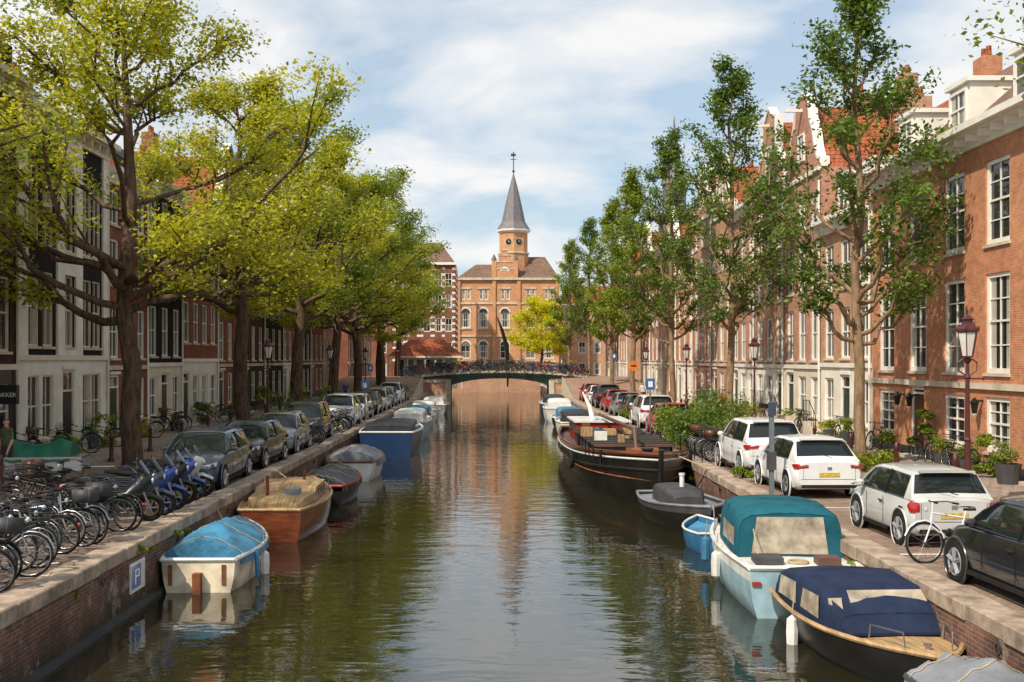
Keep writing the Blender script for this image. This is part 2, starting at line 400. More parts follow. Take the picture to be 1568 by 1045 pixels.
        for i in range(dormer):
            c = (i + 0.5) * W / dormer; dw = 0.75
            t.box(c - dw, c + dw, 0.5, 2.6, H + 0.1, H + 1.85, frame)
            t.box(c - dw - 0.12, c + dw + 0.12, 0.35, 2.7, H + 1.853, H + 2.0, frame)
            t.M = Matrix.Translation((0, 0.39, 0)); gl.M = t.M
            window(t, c - dw + 0.12, c + dw - 0.12, H + 0.45, H + 1.7, frame, (1, 1), depth=0.105, f=0.08)
            t.M = Matrix.Identity(4); gl.M = t.M
    else:
        rz = H + rh
        c = W / 2
        if roof == 'neck': prof = [(0, H), (0, H + 0.5), (W * 0.12, H + 0.6), (W * 0.2, H + 1.3), (W * 0.27, H + 1.6), (W * 0.27, H + rh), (W * 0.38, H + rh + 0.15), (W * 0.5, H + rh + 0.65)]
        elif roof == 'bell': prof = [(0, H), (0, H + 0.4), (W * 0.08, H + 0.5), (W * 0.14, H + 1.0), (W * 0.2, H + 1.9), (W * 0.28, H + 2.5), (W * 0.32, H + rh), (W * 0.5, H + rh + 0.5)]
        elif roof == 'step':
            prof = [(0, H)]; ns = 5
            for i in range(ns):
                prof += [(W * 0.5 * i / ns * 0.85, H + rh * (i + 0.6) / ns), (W * 0.5 * (i + 1) / ns * 0.85, H + rh * (i + 0.6) / ns)]
            prof += [(W * 0.425, H + rh + 0.5), (W * 0.5, H + rh + 0.5)]
        else: prof = [(0, H), (0, H + 0.3), (W * 0.5, H + rh + 0.4)]
        full = prof + [(W - u, z) for u, z in prof[::-1][1:]]
        for yy, fl in ((0.0, 1), (0.3, -1)): w.poly([(u, yy, z) for u, z in full][::-1][::fl], wall)
        for (ua, za), (ub, zb) in zip(full[:-1], full[1:]):
            if abs(ua - ub) + abs(za - zb) < 1e-3: continue
            d = Vector((ub - ua, 0, zb - za)); n = Vector((-d.z, 0, d.x)).normalized() * 0.1
            a = Vector((ua, 0, za)); bb = Vector((ub, 0, zb))
            rows = [[p + q for q in (Vector((0, -0.07, 0)), Vector((0, 0.36, 0)))] for p in (a - n * 0.8, a + n * 0.5, bb + n * 0.5, bb - n * 0.8, a - n * 0.8)]
            t.grid(rows, frame); t.poly([r[0] for r in rows[:4]], frame)
        aw = min(0.5, W * 0.11)
        t.M = Matrix.Translation((0, -0.14, 0)); gl.M = t.M
        window(t, c - aw, c + aw, H + 0.7, H + 2.0, frame, (1, 1))
        t.M = Matrix.Identity(4); gl.M = t.M
        t.box(c - 0.07, c + 0.07, -0.8, 0.1, H + rh - 0.35, H + rh - 0.2, frame)
        rf.poly([(0, 0.3, H), (c, 0.3, rz - 0.1), (c, depth, rz - 0.1), (0, depth, H)][::-1], rmat)
        rf.poly([(W, 0.3, H), (c, 0.3, rz - 0.1), (c, depth, rz - 0.1), (W, depth, H)], rmat)
        t.box(0, W, -0.12, -0.003, H - 0.18, H + 0.02, frame)
    cx = R.choice((0.3, W - 1.2)); w.box(cx, cx + 0.9, depth * 0.4 - 0.3, depth * 0.4 + 0.4, H + 1, H + rh + .8, wall)
    for i in range(2): w.lathe([(0.12, H + rh + .8), (0.1, H + rh + 1.2)], TILE_R, 8, (cx + 0.25 + 0.4 * i, depth * 0.4))
    t.path([(W - 0.1, -0.08, 0.2), (W - 0.1, -0.08, H - 0.6)], 0.05, frame)
    for mb, nm in ((w, 'walls'), (t, 'window_frames'), (gl, 'window_panes'), (rf, 'roof'), (dr, 'door')):
        if mb.v: mb.build(nm, e)
    return e, W

F3 = [(3.4, 5.6), (6.4, 8.4), (9.1, 10.6)]
house('L', 24, 35.3, 12.5, B_DBROWN, [(3.7, 6.1), (7.0, 9.2), (10.0, 11.6)], 5, 1.3, gh=3.2, gmat=BLACKP, frame=CREAM, rmat=TILE_G, dormer=2, name='brick_house', f=.07)
house('L', 35.3, 43.6, 12.0, B_BLACK, [(3.9, 6.5), (7.4, 10.2)], 5, .92, gh=3.5, gmat=PLASTER, frame=CREAM, pil=[(0, 0.7), (3.15, 5.5), (7.65, 8.26)], doors=(2,), dcol=BLACKP, rmat=TILE_G, name='black_brick_house', ground=(0.7, 2.9), cols=[1.3, 2.5, 4.32, 6.15, 7.1], f=.06)
house('L', 43.6, 48.6, 11.2, B_RED, [(3.5, 5.6), (6.5, 8.4), (9.0, 10.4)], 3, 1.0, gmat=B_RED, rmat=TILE_R)
house('L', 48.6, 54, 11.6, B_BLACK, [(3.6, 5.9), (6.8, 8.9), (9.5, 10.9)], 3, 1.05, gh=3.2, gmat=CREAM, rmat=TILE_G, name='black_brick_house', doors=(1,), f=.07)
house('L', 54, 61, 11.0, B_RED, [(4.3, 6.4), (7.3, 9.8)], 4, 1.1, gh=3.4, gmat=PLASTER, rmat=TILE_R)
house('L', 61, 67, 12.4, B_RED, F3, 3, 1.1, roof='neck')
house('L', 67, 73.5, 11.8, B_DBROWN, F3, 3, 1.1, rmat=TILE_G, f=.06)
house('L', 73.5, 80, 12.8, B_BLACK, F3, 3, 1.1, roof='neck', name='black_brick_house', f=.06)
house('L', 80, 86, 11.2, B_RED, [(3.4, 5.6), (6.4, 8.4)], 3, 1.1, gmat=CREAM)
house('L', 86, 92, 12.6, B_DBROWN, F3, 3, 1.1, rmat=TILE_G, f=.06)
for y0, y1, h, w_, r_ in ((92, 99, 13, B_RED, 'neck'), (99, 106, 12, B_PINK, 'cornice'), (116, 123, 13, B_RED, 'cornice'), (123, 130, 13.5, B_RED, 'bell'), (130, 138, 12, B_PINK, 'cornice')):
    house('L', y0, y1, h, w_, F3, 3, 1.15, roof=r_)
house('R', 23.7, 41.2, 10.35, B_ORANGE, [(3.05, 5.95), (6.8, 9.25)], 6, 1.5, gh=2.65, rmat=TILE_B, dormer=4, doors=(1, 4), dcol=BROWNP, ground=(0.75, 2.35), bars=(1, 2), lintel=False, corn=0.7, rh=3.6, frame=WHITE, f=.12)
house('R', 41.2, 47.6, 9.4, B_TAN, [(3.5, 5.6), (6.4, 8.4)], 3, 1.2, gh=3.2, gmat=PLASTER, doors=(1,), rh=4.6, rmat=TILE_R, dormer=2)
house('R', 47.6, 53.6, 12.0, B_PINK, [(3.4, 5.8), (6.6, 8.8), (9.5, 11.0)], 3, 1.2, roof='bell', rh=3.4, gmat=CREAM, frame=WHITE)
house('R', 53.6, 59.6, 12.6, B_TAN, F3 + [(11.0, 12.0)], 3, 1.2, roof='neck', rh=3.4, doors=(2,), gmat=PLASTER)
house('R', 59.6, 65.4, 12.2, B_PINK, F3, 3, 1.15, roof='cornice', gmat=PLASTER)
house('R', 65.4, 71.4, 12.6, B_TAN, F3, 3, 1.15, roof='neck')
house('R', 71.4, 78, 13.2, B_PINK, F3 + [(11.2, 12.4)], 3, 1.15, roof='step')
house('R', 78, 85, 11.6, B_ORANGE, F3, 3, 1.15, gmat=PLASTER)
house('R', 85, 92, 12.6, B_TAN, F3, 3, 1.15, roof='bell')
for y0, y1, h, w_, r_ in ((92, 99, 13, B_PINK, 'cornice'), (99, 106, 12.5, B_RED, 'neck'), (116, 123, 13, B_TAN, 'cornice'), (123, 131, 13.5, B_RED, 'bell'), (131, 139, 12, B_PINK, 'cornice')):
    house('R', y0, y1, h, w_, F3, 3, 1.15, roof=r_, gmat=CREAM)

# ------------------------------------------------------------------ station building with tower
def station():
    global mb_g
    e = empty('station_building_with_tower', (-5.5, 165, 0))
    w, t, gl, rf = MB(), MB(), MB(), MB(); mb_g = gl
    W, H = 15.6, 15.6
    def arch(mbt, c, wd, z, mat, y=-0.02, ring=WHITE):
        n = 10; pts = [(c + wd / 2 * math.cos(math.pi * i / n), y, z + wd / 2 * math.sin(math.pi * i / n)) for i in range(n + 1)]
        gl.poly([(p[0], y - 0.004, p[2]) for p in pts][::-1], mat)
        rows = [[(c + r * math.cos(math.pi * i / n), y - 0.03, z + r * math.sin(math.pi * i / n)) for i in range(n + 1)] for r in (wd / 2 - 0.08, wd / 2 + 0.12)]
        mbt.grid(rows, ring)
    ops = []; cc = [1.3, 4.0, 7.3, 11.2, 14.0]
    for c in cc:
        wd = 1.5
        ops.append((c - wd / 2, c + wd / 2, 8.3, 10.6)); ops.append((c - wd / 2, c + wd / 2, 3.6, 5.6))
        for k in (-0.55, 0.25): ops.append((c + k - 0.05, c + k + 0.5, 12.6, 14.2))
        ops.append((c - wd / 2, c + wd / 2, 0.4, 2.2))
    facade(w, W, H, ops, lambda z: B_STATION)
    for o in ops:
        window(t, *o[:4], WHITE, (1, 1), f=0.11)
    for c in cc:
        for z in (10.6, 5.6): arch(t, c, 1.5, z, GLASS)
        t.box(c - 0.9, c + 0.9, -0.12, -0.003, 14.25, 14.45, LSTONE); t.box(c - 0.9, c + 0.9, -0.15, -0.003, 8.05, 8.25, LSTONE)
    for u in (0, W): w.poly([(u, 0, 0), (u, 14, 0), (u, 14, H), (u, 0, H)], B_STATION)
    for z in (3.0, 6.9, 11.9): t.box(-0.02, W + 0.02, -0.14, -0.002, z, z + 0.28, LSTONE)
    t.box(-0.3, W + 0.3, -0.4, 0.1, H, H + 0.35, LSTONE)
    for u in (0.0, 5.4, 9.2, W - 0.5): w.box(u, u + 0.5, -0.25, -0.003, 0, H + 0.3, B_STATION)
    for i, (hw, z) in enumerate(((1.9, 17.2), (1.45, 18.3), (0.95, 19.3), (0.5, 20.1))):
        z0 = (15.6, 17.2, 18.3, 19.3)[i]
        w.box(7.3 - hw, 7.3 + hw, -0.26, 0.5, z0, z, B_STATION)
        t.box(7.3 - hw - 0.08, 7.3 + hw + 0.08, -0.34, 0.6, z + 0.002, z + 0.16, LSTONE)
    arch(t, 7.3, 1.2, 16.9, LSTONE, y=-0.29)
    for a, b_, rz in ((0, 9.2, 18.4), (9.2, W, 19.6)):
        m = (b_ - a) * 0.3
        P = [(a, 0, H + .35), (b_, 0, H + .35), (b_, 12, H + .35), (a, 12, H + .35)]; q0 = (a + m, 5, rz); q1 = (b_ - m, 5, rz)
        rf.poly([P[0], P[1], q1, q0], TILE_B); rf.poly([P[1], P[2], q1], TILE_B); rf.poly([P[2], P[3], q0, q1], TILE_B); rf.poly([P[3], P[0], q0], TILE_B)
    tx, ty = 8.7, 4.0
    w.lathe([(2.35, 14), (2.35, 19.8), (2.2, 20.0), (2.2, 23.2)], B_STATION, 8, (tx, ty))
    t.lathe([(2.25, 19.85), (2.5, 19.9), (2.5, 20.15), (2.25, 20.2)], LSTONE, 8, (tx, ty))
    t.lathe([(2.2, 23.2), (2.65, 23.45), (2.7, 23.75), (2.3, 23.8)], WHITE, 8, (tx, ty))
    rf.lathe([(2.62, 23.8), (1.85, 25.0), (1.3, 27.6), (0.7, 30.2), (0.12, 32.4)], SLATE, 8, (tx, ty))
    rf.path([(tx, ty, 32.3), (tx, ty, 36.0)], 0.08, BLACKP); rf.lathe([(0.02, 32.7), (0.28, 32.95), (0.02, 33.2)], GREYDK, 8, (tx, ty))
    rf.path([(tx - 0.5, ty, 34.8), (tx + 0.5, ty, 34.8)], 0.05, BLACKP); rf.box(tx - 0.4, tx + 0.35, ty - 0.03, ty + 0.03, 35.3, 35.7, GREYDK)
    for a in (-112.5, -67.5):
        n = Vector((math.cos(D2R(a)), math.sin(D2R(a)), 0)); c = Vector((tx, ty, 21.7)) + n * 2.06; s = Vector((-n.y, n.x, 0))
        pts = [c + s * (0.62 * math.cos(k * math.pi / 8)) + Vector((0, 0, 0.62 * math.sin(k * math.pi / 8))) for k in range(16)]
        t.poly([p + n * 0.02 for p in pts], LSTONE)
        t.poly([c + n * 0.04 + (p - c) * 0.82 for p in pts], BLACKP)
        t.path([c + n * 0.07, c + n * 0.07 + Vector((0, 0, 0.42))], 0.035, LSTONE, 4); t.path([c + n * 0.07, c + n * 0.07 + s * 0.3], 0.04, LSTONE, 4)
    for u in (5.65, 8.95): w.box(u - 0.35, u + 0.35, -0.35, 0.4, 15.9, 18.6, B_STATION); rf.lathe([(0.5, 18.6), (0.02, 19.6)], SLATE, 4, (u, 0))
    for mb, nm in ((w, 'walls'), (t, 'trim'), (gl, 'window_panes'), (rf, 'roof')): mb.build(nm, e)
station()
def banded():
    global mb_g
    e = empty('banded_brick_building', (-14, 150, 0)); w, t, gl, rf = MB(), MB(), MB(), MB(); mb_g = gl
    ops = [(c - 0.5, c + 0.5, z, z + 1.9) for c in (1, 2.9, 4.8, 6.4, 7.8) for z in (4, 7.3, 10.6, 13.6)]
    facade(w, 8.7, 16.6, ops, lambda z: B_RED)
    for o in ops: window(t, *o, WHITE, (1, 1), f=0.1)
    for z in np.arange(3.2, 16.5, 0.85):
        for a, b_ in ((0, .5), (1.5, 2.4), (3.4, 4.3), (5.3, 5.9), (6.9, 7.3), (8.3, 8.7)): t.box(a, b_, -0.03, -0.003, z, z + 0.3, WHITE)
    t.box(-0.2, 8.9, -0.4, 0.1, 16.6, 16.95, WHITE)
    w.poly([(8.7, 0, 0), (8.7, 12, 0), (8.7, 12, 16.6), (8.7, 0, 16.6)], B_RED)
    for z in np.arange(3.2, 16.5, 0.85): t.box(8.703, 8.73, 0, 12, z, z + 0.3, WHITE)
    rf.poly([(0, 0, 16.95), (8.7, 0, 16.95), (6.5, 5, 20.2), (2, 5, 20.2)], TILE_B); rf.poly([(8.7, 0, 16.95), (8.7, 12, 16.95), (6.5, 5, 20.2)], TILE_B)
    for mb, nm in ((w, 'walls'), (t, 'trim'), (gl, 'window_panes'), (rf, 'roof')): mb.build(nm, e)
banded()
e = empty('canal_pavilion', (-8, 128, 1.6)); w, t = MB(), MB()
w.box(-3.6, 3.6, 0, 5, -1.6, 2.2, CREAM)
for i in range(6):
    w.box(-3.4 + i * 1.17, -2.6 + i * 1.17, -0.03, -0.003, -0.6, 1.8, GLASS)
P = [(-4.5, -0.9, 2.2), (4.5, -0.9, 2.2), (4.5, 5.9, 2.2), (-4.5, 5.9, 2.2)]; q0, q1 = (-2, 2.5, 4.3), (2, 2.5, 4.3)
for f in ([P[0], P[1], q1, q0], [P[1], P[2], q1], [P[2], P[3], q0, q1], [P[3], P[0], q0]): t.poly(f, TILE_R)
t.poly(P[::-1], WHITE); t.box(-4.55, 4.55, -.95, -.9, 2.05, 2.25, WHITE)
for x in (-4.3, -2.1, 0, 2.1, 4.3): t.path([(x, -0.7, -1.6), (x, -0.7, 2.2)], 0.07, WHITE)
w.build('walls', e); t.build('roof', e)
b = MB(); b.lathe([(1.8, 0), (1.8, 19), (2.1, 19.2), (2.1, 19.7), (1.4, 20), (1.3, 23), (1.6, 23.2), (0.9, 25), (0.15, 29.5), (0.03, 31)], SLATE, 8); b.build('church_tower', loc=(20.5, 122, 0))
for x0, w_, h_, m_, yy in ((10.6, 12, 12, B_TAN, 172), (23, 20, 13, B_RED, 172), (-34, 19, 14, B_RED, 160), (-60, 25, 13, B_DBROWN, 160)):
    e = empty('brick_house', (x0, yy, 0)); w, t, gl = MB(), MB(), MB(); mb_g = gl
    n_ = int(w_ / 2.4); ops = [((i + .5) * w_ / n_ - .55, (i + .5) * w_ / n_ + .55, z, z + 1.9) for i in range(n_) for z in (1, 4.4, 7.6, 10)]
    facade(w, w_, h_, ops, lambda z: m_)
    for o in ops: window(t, *o, WHITE, (1, 1), f=0.1)
    t.box(0, w_, -0.4, 0.1, h_, h_ + 0.3, WHITE)
    w.poly([(0, 0, h_ + .3), (w_, 0, h_ + .3), (w_ - 1, 5, h_ + 3.5), (1, 5, h_ + 3.5)], TILE_R)
    for u in (0, w_): w.poly([(u, 0, 0), (u, 8, 0), (u, 8, h_), (u, 0, h_)], m_)
    w.build('walls', e); t.build('window_frames', e); gl.build('window_panes', e)

# ------------------------------------------------------------------ bridge
e = empty('canal_bridge', (0, 110, 0)); b = MB(); r_ = MB()
def deckz(x): return 2.2 - 0.007 * (x - 0.7) ** 2
def undz(x): return 1.5 - 0.75 * abs((x - 0.7) / 5.2) ** 2.4
xs = np.linspace(-9, 9.6, 32)
for i in range(31):
    x0, x1 = xs[i], xs[i + 1]
    for y in (0, 8):
        b.poly([(x0, y, deckz(x0) - 0.4), (x1, y, deckz(x1) - 0.4), (x1, y, deckz(x1)), (x0, y, deckz(x0))], GREENP)
    b.poly([(x0, 0, deckz(x0)), (x1, 0, deckz(x1)), (x1, 8, deckz(x1)), (x0, 8, deckz(x0))], PAVER)
    b.box(x0, x1, -0.1, 0.15, deckz((x0 + x1) / 2) - .12, deckz((x0 + x1) / 2) + 0.12, LSTONE)
xs = np.linspace(-4.5, 5.9, 25)
for i in range(24):
    x0, x1 = xs[i], xs[i + 1]
    b.poly([(x0, 0.1, undz(x0)), (x1, 0.1, undz(x1)), (x1, 0.1, deckz(x1) - 0.35), (x0, 0.1, deckz(x0) - 0.35)], GREENP)
    b.poly([(x0, 0.1, undz(x0)), (x1, 0.1, undz(x1)), (x1, 8, undz(x1)), (x0, 8, undz(x0))], GREYDK)
for x0, x1 in ((-9, -4.5), (5.9, 9.6)):
    b.box(x0, x1, 0.05, 7.95, -2.4, 1.5, B_TAN)
    b.box(x0, x1, -0.03, 0.04, 1.1, 1.4, LSTONE)
b.box(-4.85, -4.3, -0.08, 0.04, -2, 1.4, LSTONE); b.box(5.7, 6.25, -0.08, 0.04, -2, 1.4, LSTONE)
for x in np.arange(-8.9, 9.7, 0.9):
    r_.path([(x, 0.03, deckz(x) + .1), (x, 0.03, deckz(x) + 1.15)], 0.035, GREENP, 5)
for dz in (0.45, 0.8, 1.15):
    r_.path([(x, 0.03, deckz(x) + dz) for x in np.linspace(-9, 9.6, 20)], 0.03, GREENP, 5)
b.build('deck_and_abutments', e); r_.build('railing', e)
for nm, x0, x1 in (('road_ramp', -15.4, -7.1), ('road_ramp', 7.0, 14.3)):
    b = MB(); ys = [94, 98, 102, 106, 110, 118, 124, 132]; zz = [0.012, .4, .95, 1.4, 1.6, 1.6, 1.0, 0.012]
    for i in range(7):
        b.poly([(x0, ys[i], zz[i]), (x1, ys[i], zz[i]), (x1, ys[i + 1], zz[i + 1]), (x0, ys[i + 1], zz[i + 1])], PAVER)
        xx = x1 if x0 < 0 else x0
        b.poly([(xx, ys[i], -0.2), (xx, ys[i + 1], -0.2), (xx, ys[i + 1], zz[i + 1] + .15), (xx, ys[i], zz[i] + .15)], LSTONE)
    b.build(nm)
b = MB(); b.box(XL, XR, 150, 150.5, -2.4, 1.2, B_TAN); b.box(XL, XR, 149.9, 150.6, 1.202, 1.4, LSTONE)
b.build('end_quay_wall')
b = MB(); b.path([(0.25, 0, 0), (0.3, 0, 2.4), (.15, 0, 5), (-.45, 0, 7.2), (-1.2, 0, 9.2)], [.1, .2, .3, .2, .03], BLACKP, 8); b.build('iron_sculpture', loc=(1.6, 137, -.03))

# ------------------------------------------------------------------ trees
def leaves_mesh(name, centers, sig, n, size, mat, seed, up=0.6):
    rg = np.random.default_rng(seed); C = np.array(centers)
    wgt = rg.uniform(0.25, 1.7, len(C)); wgt /= wgt.sum()
    idx = rg.choice(len(C), n, p=wgt); s = np.array(sig)[idx][:, None] if hasattr(sig, '__len__') else sig
    off = rg.normal(0, 1, (n, 3)); off /= (np.linalg.norm(off, axis=1)[:, None] + 1e-6); off *= rg.uniform(0, 1, (n, 1)) ** 0.6 * 1.7
    P = C[idx] + off * s * np.array([1, 1, 0.58])
    nr = rg.normal(0, 1, (n, 3)); nr[:, 2] = np.abs(nr[:, 2]) + up; nr /= np.linalg.norm(nr, axis=1)[:, None]
    a = np.cross(nr, rg.normal(0, 1, (n, 3))); a /= np.linalg.norm(a, axis=1)[:, None]; b_ = np.cross(nr, a)
    sz = (rg.uniform(0.55, 1.25, n) * size)[:, None]
    V = np.stack([P - a * sz * .55, P + b_ * sz * .33 - nr * sz * .08, P + a * sz * .55, P - b_ * sz * .33 - nr * sz * .08], 1).reshape(-1, 3)
    me = bpy.data.meshes.new(name); me.vertices.add(4 * n); me.vertices.foreach_set('co', V.ravel())
    me.loops.add(4 * n); me.loops.foreach_set('vertex_index', np.arange(4 * n, dtype=np.int32))
    me.polygons.add(n); me.polygons.foreach_set('loop_start', np.arange(0, 4 * n, 4, dtype=np.int32))
    me.materials.append(mat); me.update(calc_edges=True); me.validate(); return me
def tree_meshes(seed, H, tr, rc, base, style, nleaf, lsize, lmat, bark, lean=(0, 0), nl=18, sig=0.55):
    r = random.Random(seed); mb = MB(); cl = []; sg = []
    tp = []; n = 9
    for i in range(n + 1):
        t = i / n; tp.append(Vector((lean[0] * t + r.uniform(-.14, .14) * (i > 0), lean[1] * t + r.uniform(-.14, .14) * (i > 0), H * .93 * t)))
    tr_f = lambda t: tr * (1 - t) ** 0.75 + 0.03
    mb.path([tp[0] + Vector((0, 0, -0.1))] + [tp[0] + Vector((0, 0, .35))] + tp[1:], [tr * 1.35, tr * 1.05] + [tr_f(i / n) for i in range(1, n + 1)], bark, 10)
    def at(h):
        t = max(0, min(0.999, h / (H * .93))) * n; i = int(t); return tp[i].lerp(tp[i + 1], t - i)
    for i in range(nl):
        rel = (i + r.uniform(0.1, .9)) / nl; az = i * 2.399 + r.uniform(-.4, .4)
        if style == 'spread':
            Rr = rc * (0.62 + 0.38 * math.sin(math.pi * min(1, rel * 1.25 + 0.1))) * (1 - max(0, rel - .6) * 1.4) * r.uniform(.8, 1.1); el = D2R(12 + 40 * rel + r.uniform(-8, 8))
        else:
            Rr = rc * (0.45 + 0.55 * math.sin(math.pi * min(1, rel * .9 + .22))) * (1 - max(0, rel - .35) * .95) * r.uniform(.75, 1.12); el = D2R(42 + 25 * rel)
        tip = base + (H - base) * (0.08 + rel * .92)
        L = Rr / math.cos(el); rise = L * math.sin(el); h0 = max(base * (0.7 if style == 'spread' else .85), min(H * .9, tip - rise)); p0 = at(h0)
        d = Vector((math.cos(az) * Rr, math.sin(az) * Rr, max(.3, tip - h0)))
        pts = [p0]
        for k in range(1, 7):
            t = k / 6; pp = p0 + d * t; pp.z = p0.z + d.z * (t ** (1.25 if style == 'spread' else 1.4)); pp += Vector([r.uniform(-.26, .26) for _ in range(3)]) * (L / 5)
            pts.append(pp)
        r0 = tr_f(h0 / H) * r.uniform(.4, .6)
        mb.path(pts, [r0 * (1 - .85 * k / 6) + .012 for k in range(7)], bark, 6, cap=False)
        ns = 8 if style == 'spread' else 7
        for j in range(ns):
            t = r.uniform(.3, 1); k = min(5, int(t * 6)); q = pts[k].lerp(pts[k + 1], t * 6 - k)
            dd = d.normalized() + Vector((r.uniform(-.9, .9), r.uniform(-.9, .9), r.uniform(-.25, .6))); dd.normalize()
            l2 = L * r.uniform(.22, .42) * (1.15 - .4 * t); q2 = q + dd * l2 * .5 + Vector((0, 0, r.uniform(-.1, .1))); q3 = q + dd * l2
            mb.path([q, q2, q3], [r0 * .3 + .008, r0 * .2 + .006, .006], bark, 4, cap=False)
            for c_, s_ in ((q2, .8), (q3, 1)): cl.append(tuple(c_)); sg.append(sig * s_ * r.uniform(.7, 1.3))
        cl.append(tuple(pts[-1])); sg.append(sig)
    top = at(H * .92); cl.append(tuple(top)); sg.append(sig)
    return mb.mesh('trunk', True), leaves_mesh('foliage', cl, sg, nleaf, lsize, lmat, seed)
def plant_tree(name, ms, loc, rot=0, sc=1.0):
    e = empty(name, loc, rot); e.scale = (sc,) * 3
    inst('trunk', ms[0], (0, 0, 0), parent=e); inst('foliage', ms[1], (0, 0, 0), parent=e)
tA = tree_meshes(3, 15.5, .30, 6.6, 5.2, 'spread', 40000, .155, LF_Y, BARK, (-.3, 0), 24, .60)
tB = tree_meshes(5, 17, .36, 5.8, 5.2, 'spread', 34000, .175, LF_Y, BARK, (-.9, .5), 22, .60)
tC = tree_meshes(8, 19.5, .36, 6.0, 6.0, 'spread', 34000, .2, LF_M, BARK, (.3, 0), 24, .66)
tD = tree_meshes(13, 20.5, .36, 6.2, 6.0, 'spread', 28000, .24, LF_M, BARK, (0, 0), 24, .72)
tN = tree_meshes(21, 13.5, .25, 4.8, 6.3, 'spread', 14000, .13, LF_M, BARK, (0, 0), 18, .45)
plant_tree('elm_tree', tA, (-11.2, 33.5, 0), .6)
plant_tree('elm_tree', tB, (-12.0, 52, 0), 2.0)
plant_tree('elm_tree', tC, (-11.6, 64, 0), 1.0, 1.0)
plant_tree('elm_tree', tB, (-11.4, 76, 0), 4.0, 1.0)
plant_tree('elm_tree', tC, (-11.2, 89, 0), 3.0, .95)
plant_tree('elm_tree', tD, (-10.8, 103, .9), 1.5, 1.0)
plant_tree('elm_tree', tB, (-10.0, 96, 0.2), 5.2, .85)
plant_tree('elm_tree', tD, (-10.8, 122, .5), 2.8, .9)
plant_tree('elm_tree', tN, (-13.6, 20.5, 0), 1.2)
cA = tree_meshes(31, 15.6, .16, 2.9, 4.6, 'col', 17000, .155, LF_D, BARK2, (-.2, 0), 28, .36)
cB = tree_meshes(37, 18.2, .18, 3.0, 5.2, 'col', 17000, .18, LF_D, BARK2, (.2, 0), 28, .40)
cC = tree_meshes(41, 18.8, .20, 2.8, 5.2, 'col', 16000, .22, LF_M, BARK2, (-.2, 0), 26, .46)
plant_tree('young_elm_tree', cA, (11.45, 33.5, 0), .3)
plant_tree('young_elm_tree', cB, (11.7, 53, 0), 1.3)
plant_tree('young_elm_tree', cB, (11.7, 70, 0), 3.3)
plant_tree('young_elm_tree', cC, (11.5, 88, 0), .7)
plant_tree('young_elm_tree', cC, (11.3, 103, 0), 2.9)
plant_tree('young_elm_tree', cB, (11.0, 124, .5), 5.0, 1.05)
plant_tree('young_elm_tree', cC, (9.5, 134, .3), 1.9, .95)
plant_tree('elm_tree', tN, (13.9, 17.0, .5), 4.0)
yT = tree_meshes(51, 10.8, .2, 3.9, 3.4, 'spread', 17000, .26, LF_YY, BARK, (0, 0), 18, .8)
plant_tree('yellow_robinia_tree', yT, (6.3, 141, 0.5), 0)
def bush(name, loc, rx, ry, rz, n, size, mat, seed, wall=False):
    r = random.Random(seed); cs = []
    for i in range(max(6, int(rx * ry * 14))):
        a = r.uniform(0, 6.28); q = r.uniform(0, 1) ** .5
        cs.append((rx * q * math.cos(a), ry * q * math.sin(a), rz * r.uniform(.12, 1) * (1 - .4 * q)))
    me = leaves_mesh(name, cs, min(rx, ry, rz) * .35, n, size, mat, seed, .2)
    inst(name, me, loc)
bush('shrub', (8.3, 41, 0), 1.4, 2.2, 2.5, 6500, .12, LF_D, 1)
bush('shrub', (8.0, 44.5, 0), 1.1, 1.6, 2.0, 4000, .12, LF_M, 2)
bush('shrub', (9.7, 25.3, 0), .9, .8, .8, 2600, .08, LF_M, 3)
bush('shrub', (11.4, 33.4, 0), .8, .8, .9, 1800, .1, LF_M, 4)
bush('shrub', (9.6, 24.2, 0), .5, .6, .55, 1400, .07, LF_D, 5)
bush('shrub', (7.3, 31.0, 0), .35, .7, .45, 900, .07, LF_M, 55)
bush('climbing_ivy', (14.2, 35.6, .1), .35, .75, 2.3, 3000, .1, LF_M, 6)
bush('climbing_ivy', (14.0, 30.4, .1), .4, .5, 1.7, 1500, .1, LF_M, 7)
for i, (x, y, s) in enumerate(((-15.0, 46, .6), (-14.8, 55.5, .8), (-14.9, 62, .7), (-14.9, 71, 1), (-10.9, 70, .8), (-14.9, 82, .9), (14, 45, .5), (13.9, 50, .7), (13.9, 58, .7), (13.9, 66, .8), (-7.6, 50.5, .45), (-7.4, 62, .45), (7.3, 58, .6), (-15.0, 38.6, .5), (-15, 41.5, .8), (-11.2, 45, .3), (12.6, 41, .4), (-11.3, 59, 1.0), (12.9, 54, .6), (9.7, 63, .6), (9.6, 48, .7), (-11, 80, .9))):
    bush('shrub', (x, y, .05), s * .8, s * .8, s * 2.0, int(1500 * s), .1, R.choice((LF_M, LF_D, LF_Y)), 60 + i)
for i in range(14):
    s = R.choice((-1, 1)); bush('quay_weeds', ((XL + .03) if s < 0 else XR - .03, R.uniform(17, 60), R.uniform(-.5, -.12)), .12, .2, .16, 90, .07, LF_M, 200 + i)
for i, x in enumerate((-6.5, -3.5, -.5, 2.5, 5.5, 8)): bush('bridge_flower_box', (x, 109.75, 3.05), .6, .15, .35, 260, .12, R.choice((LF_M, LF_YY)), 300 + i)

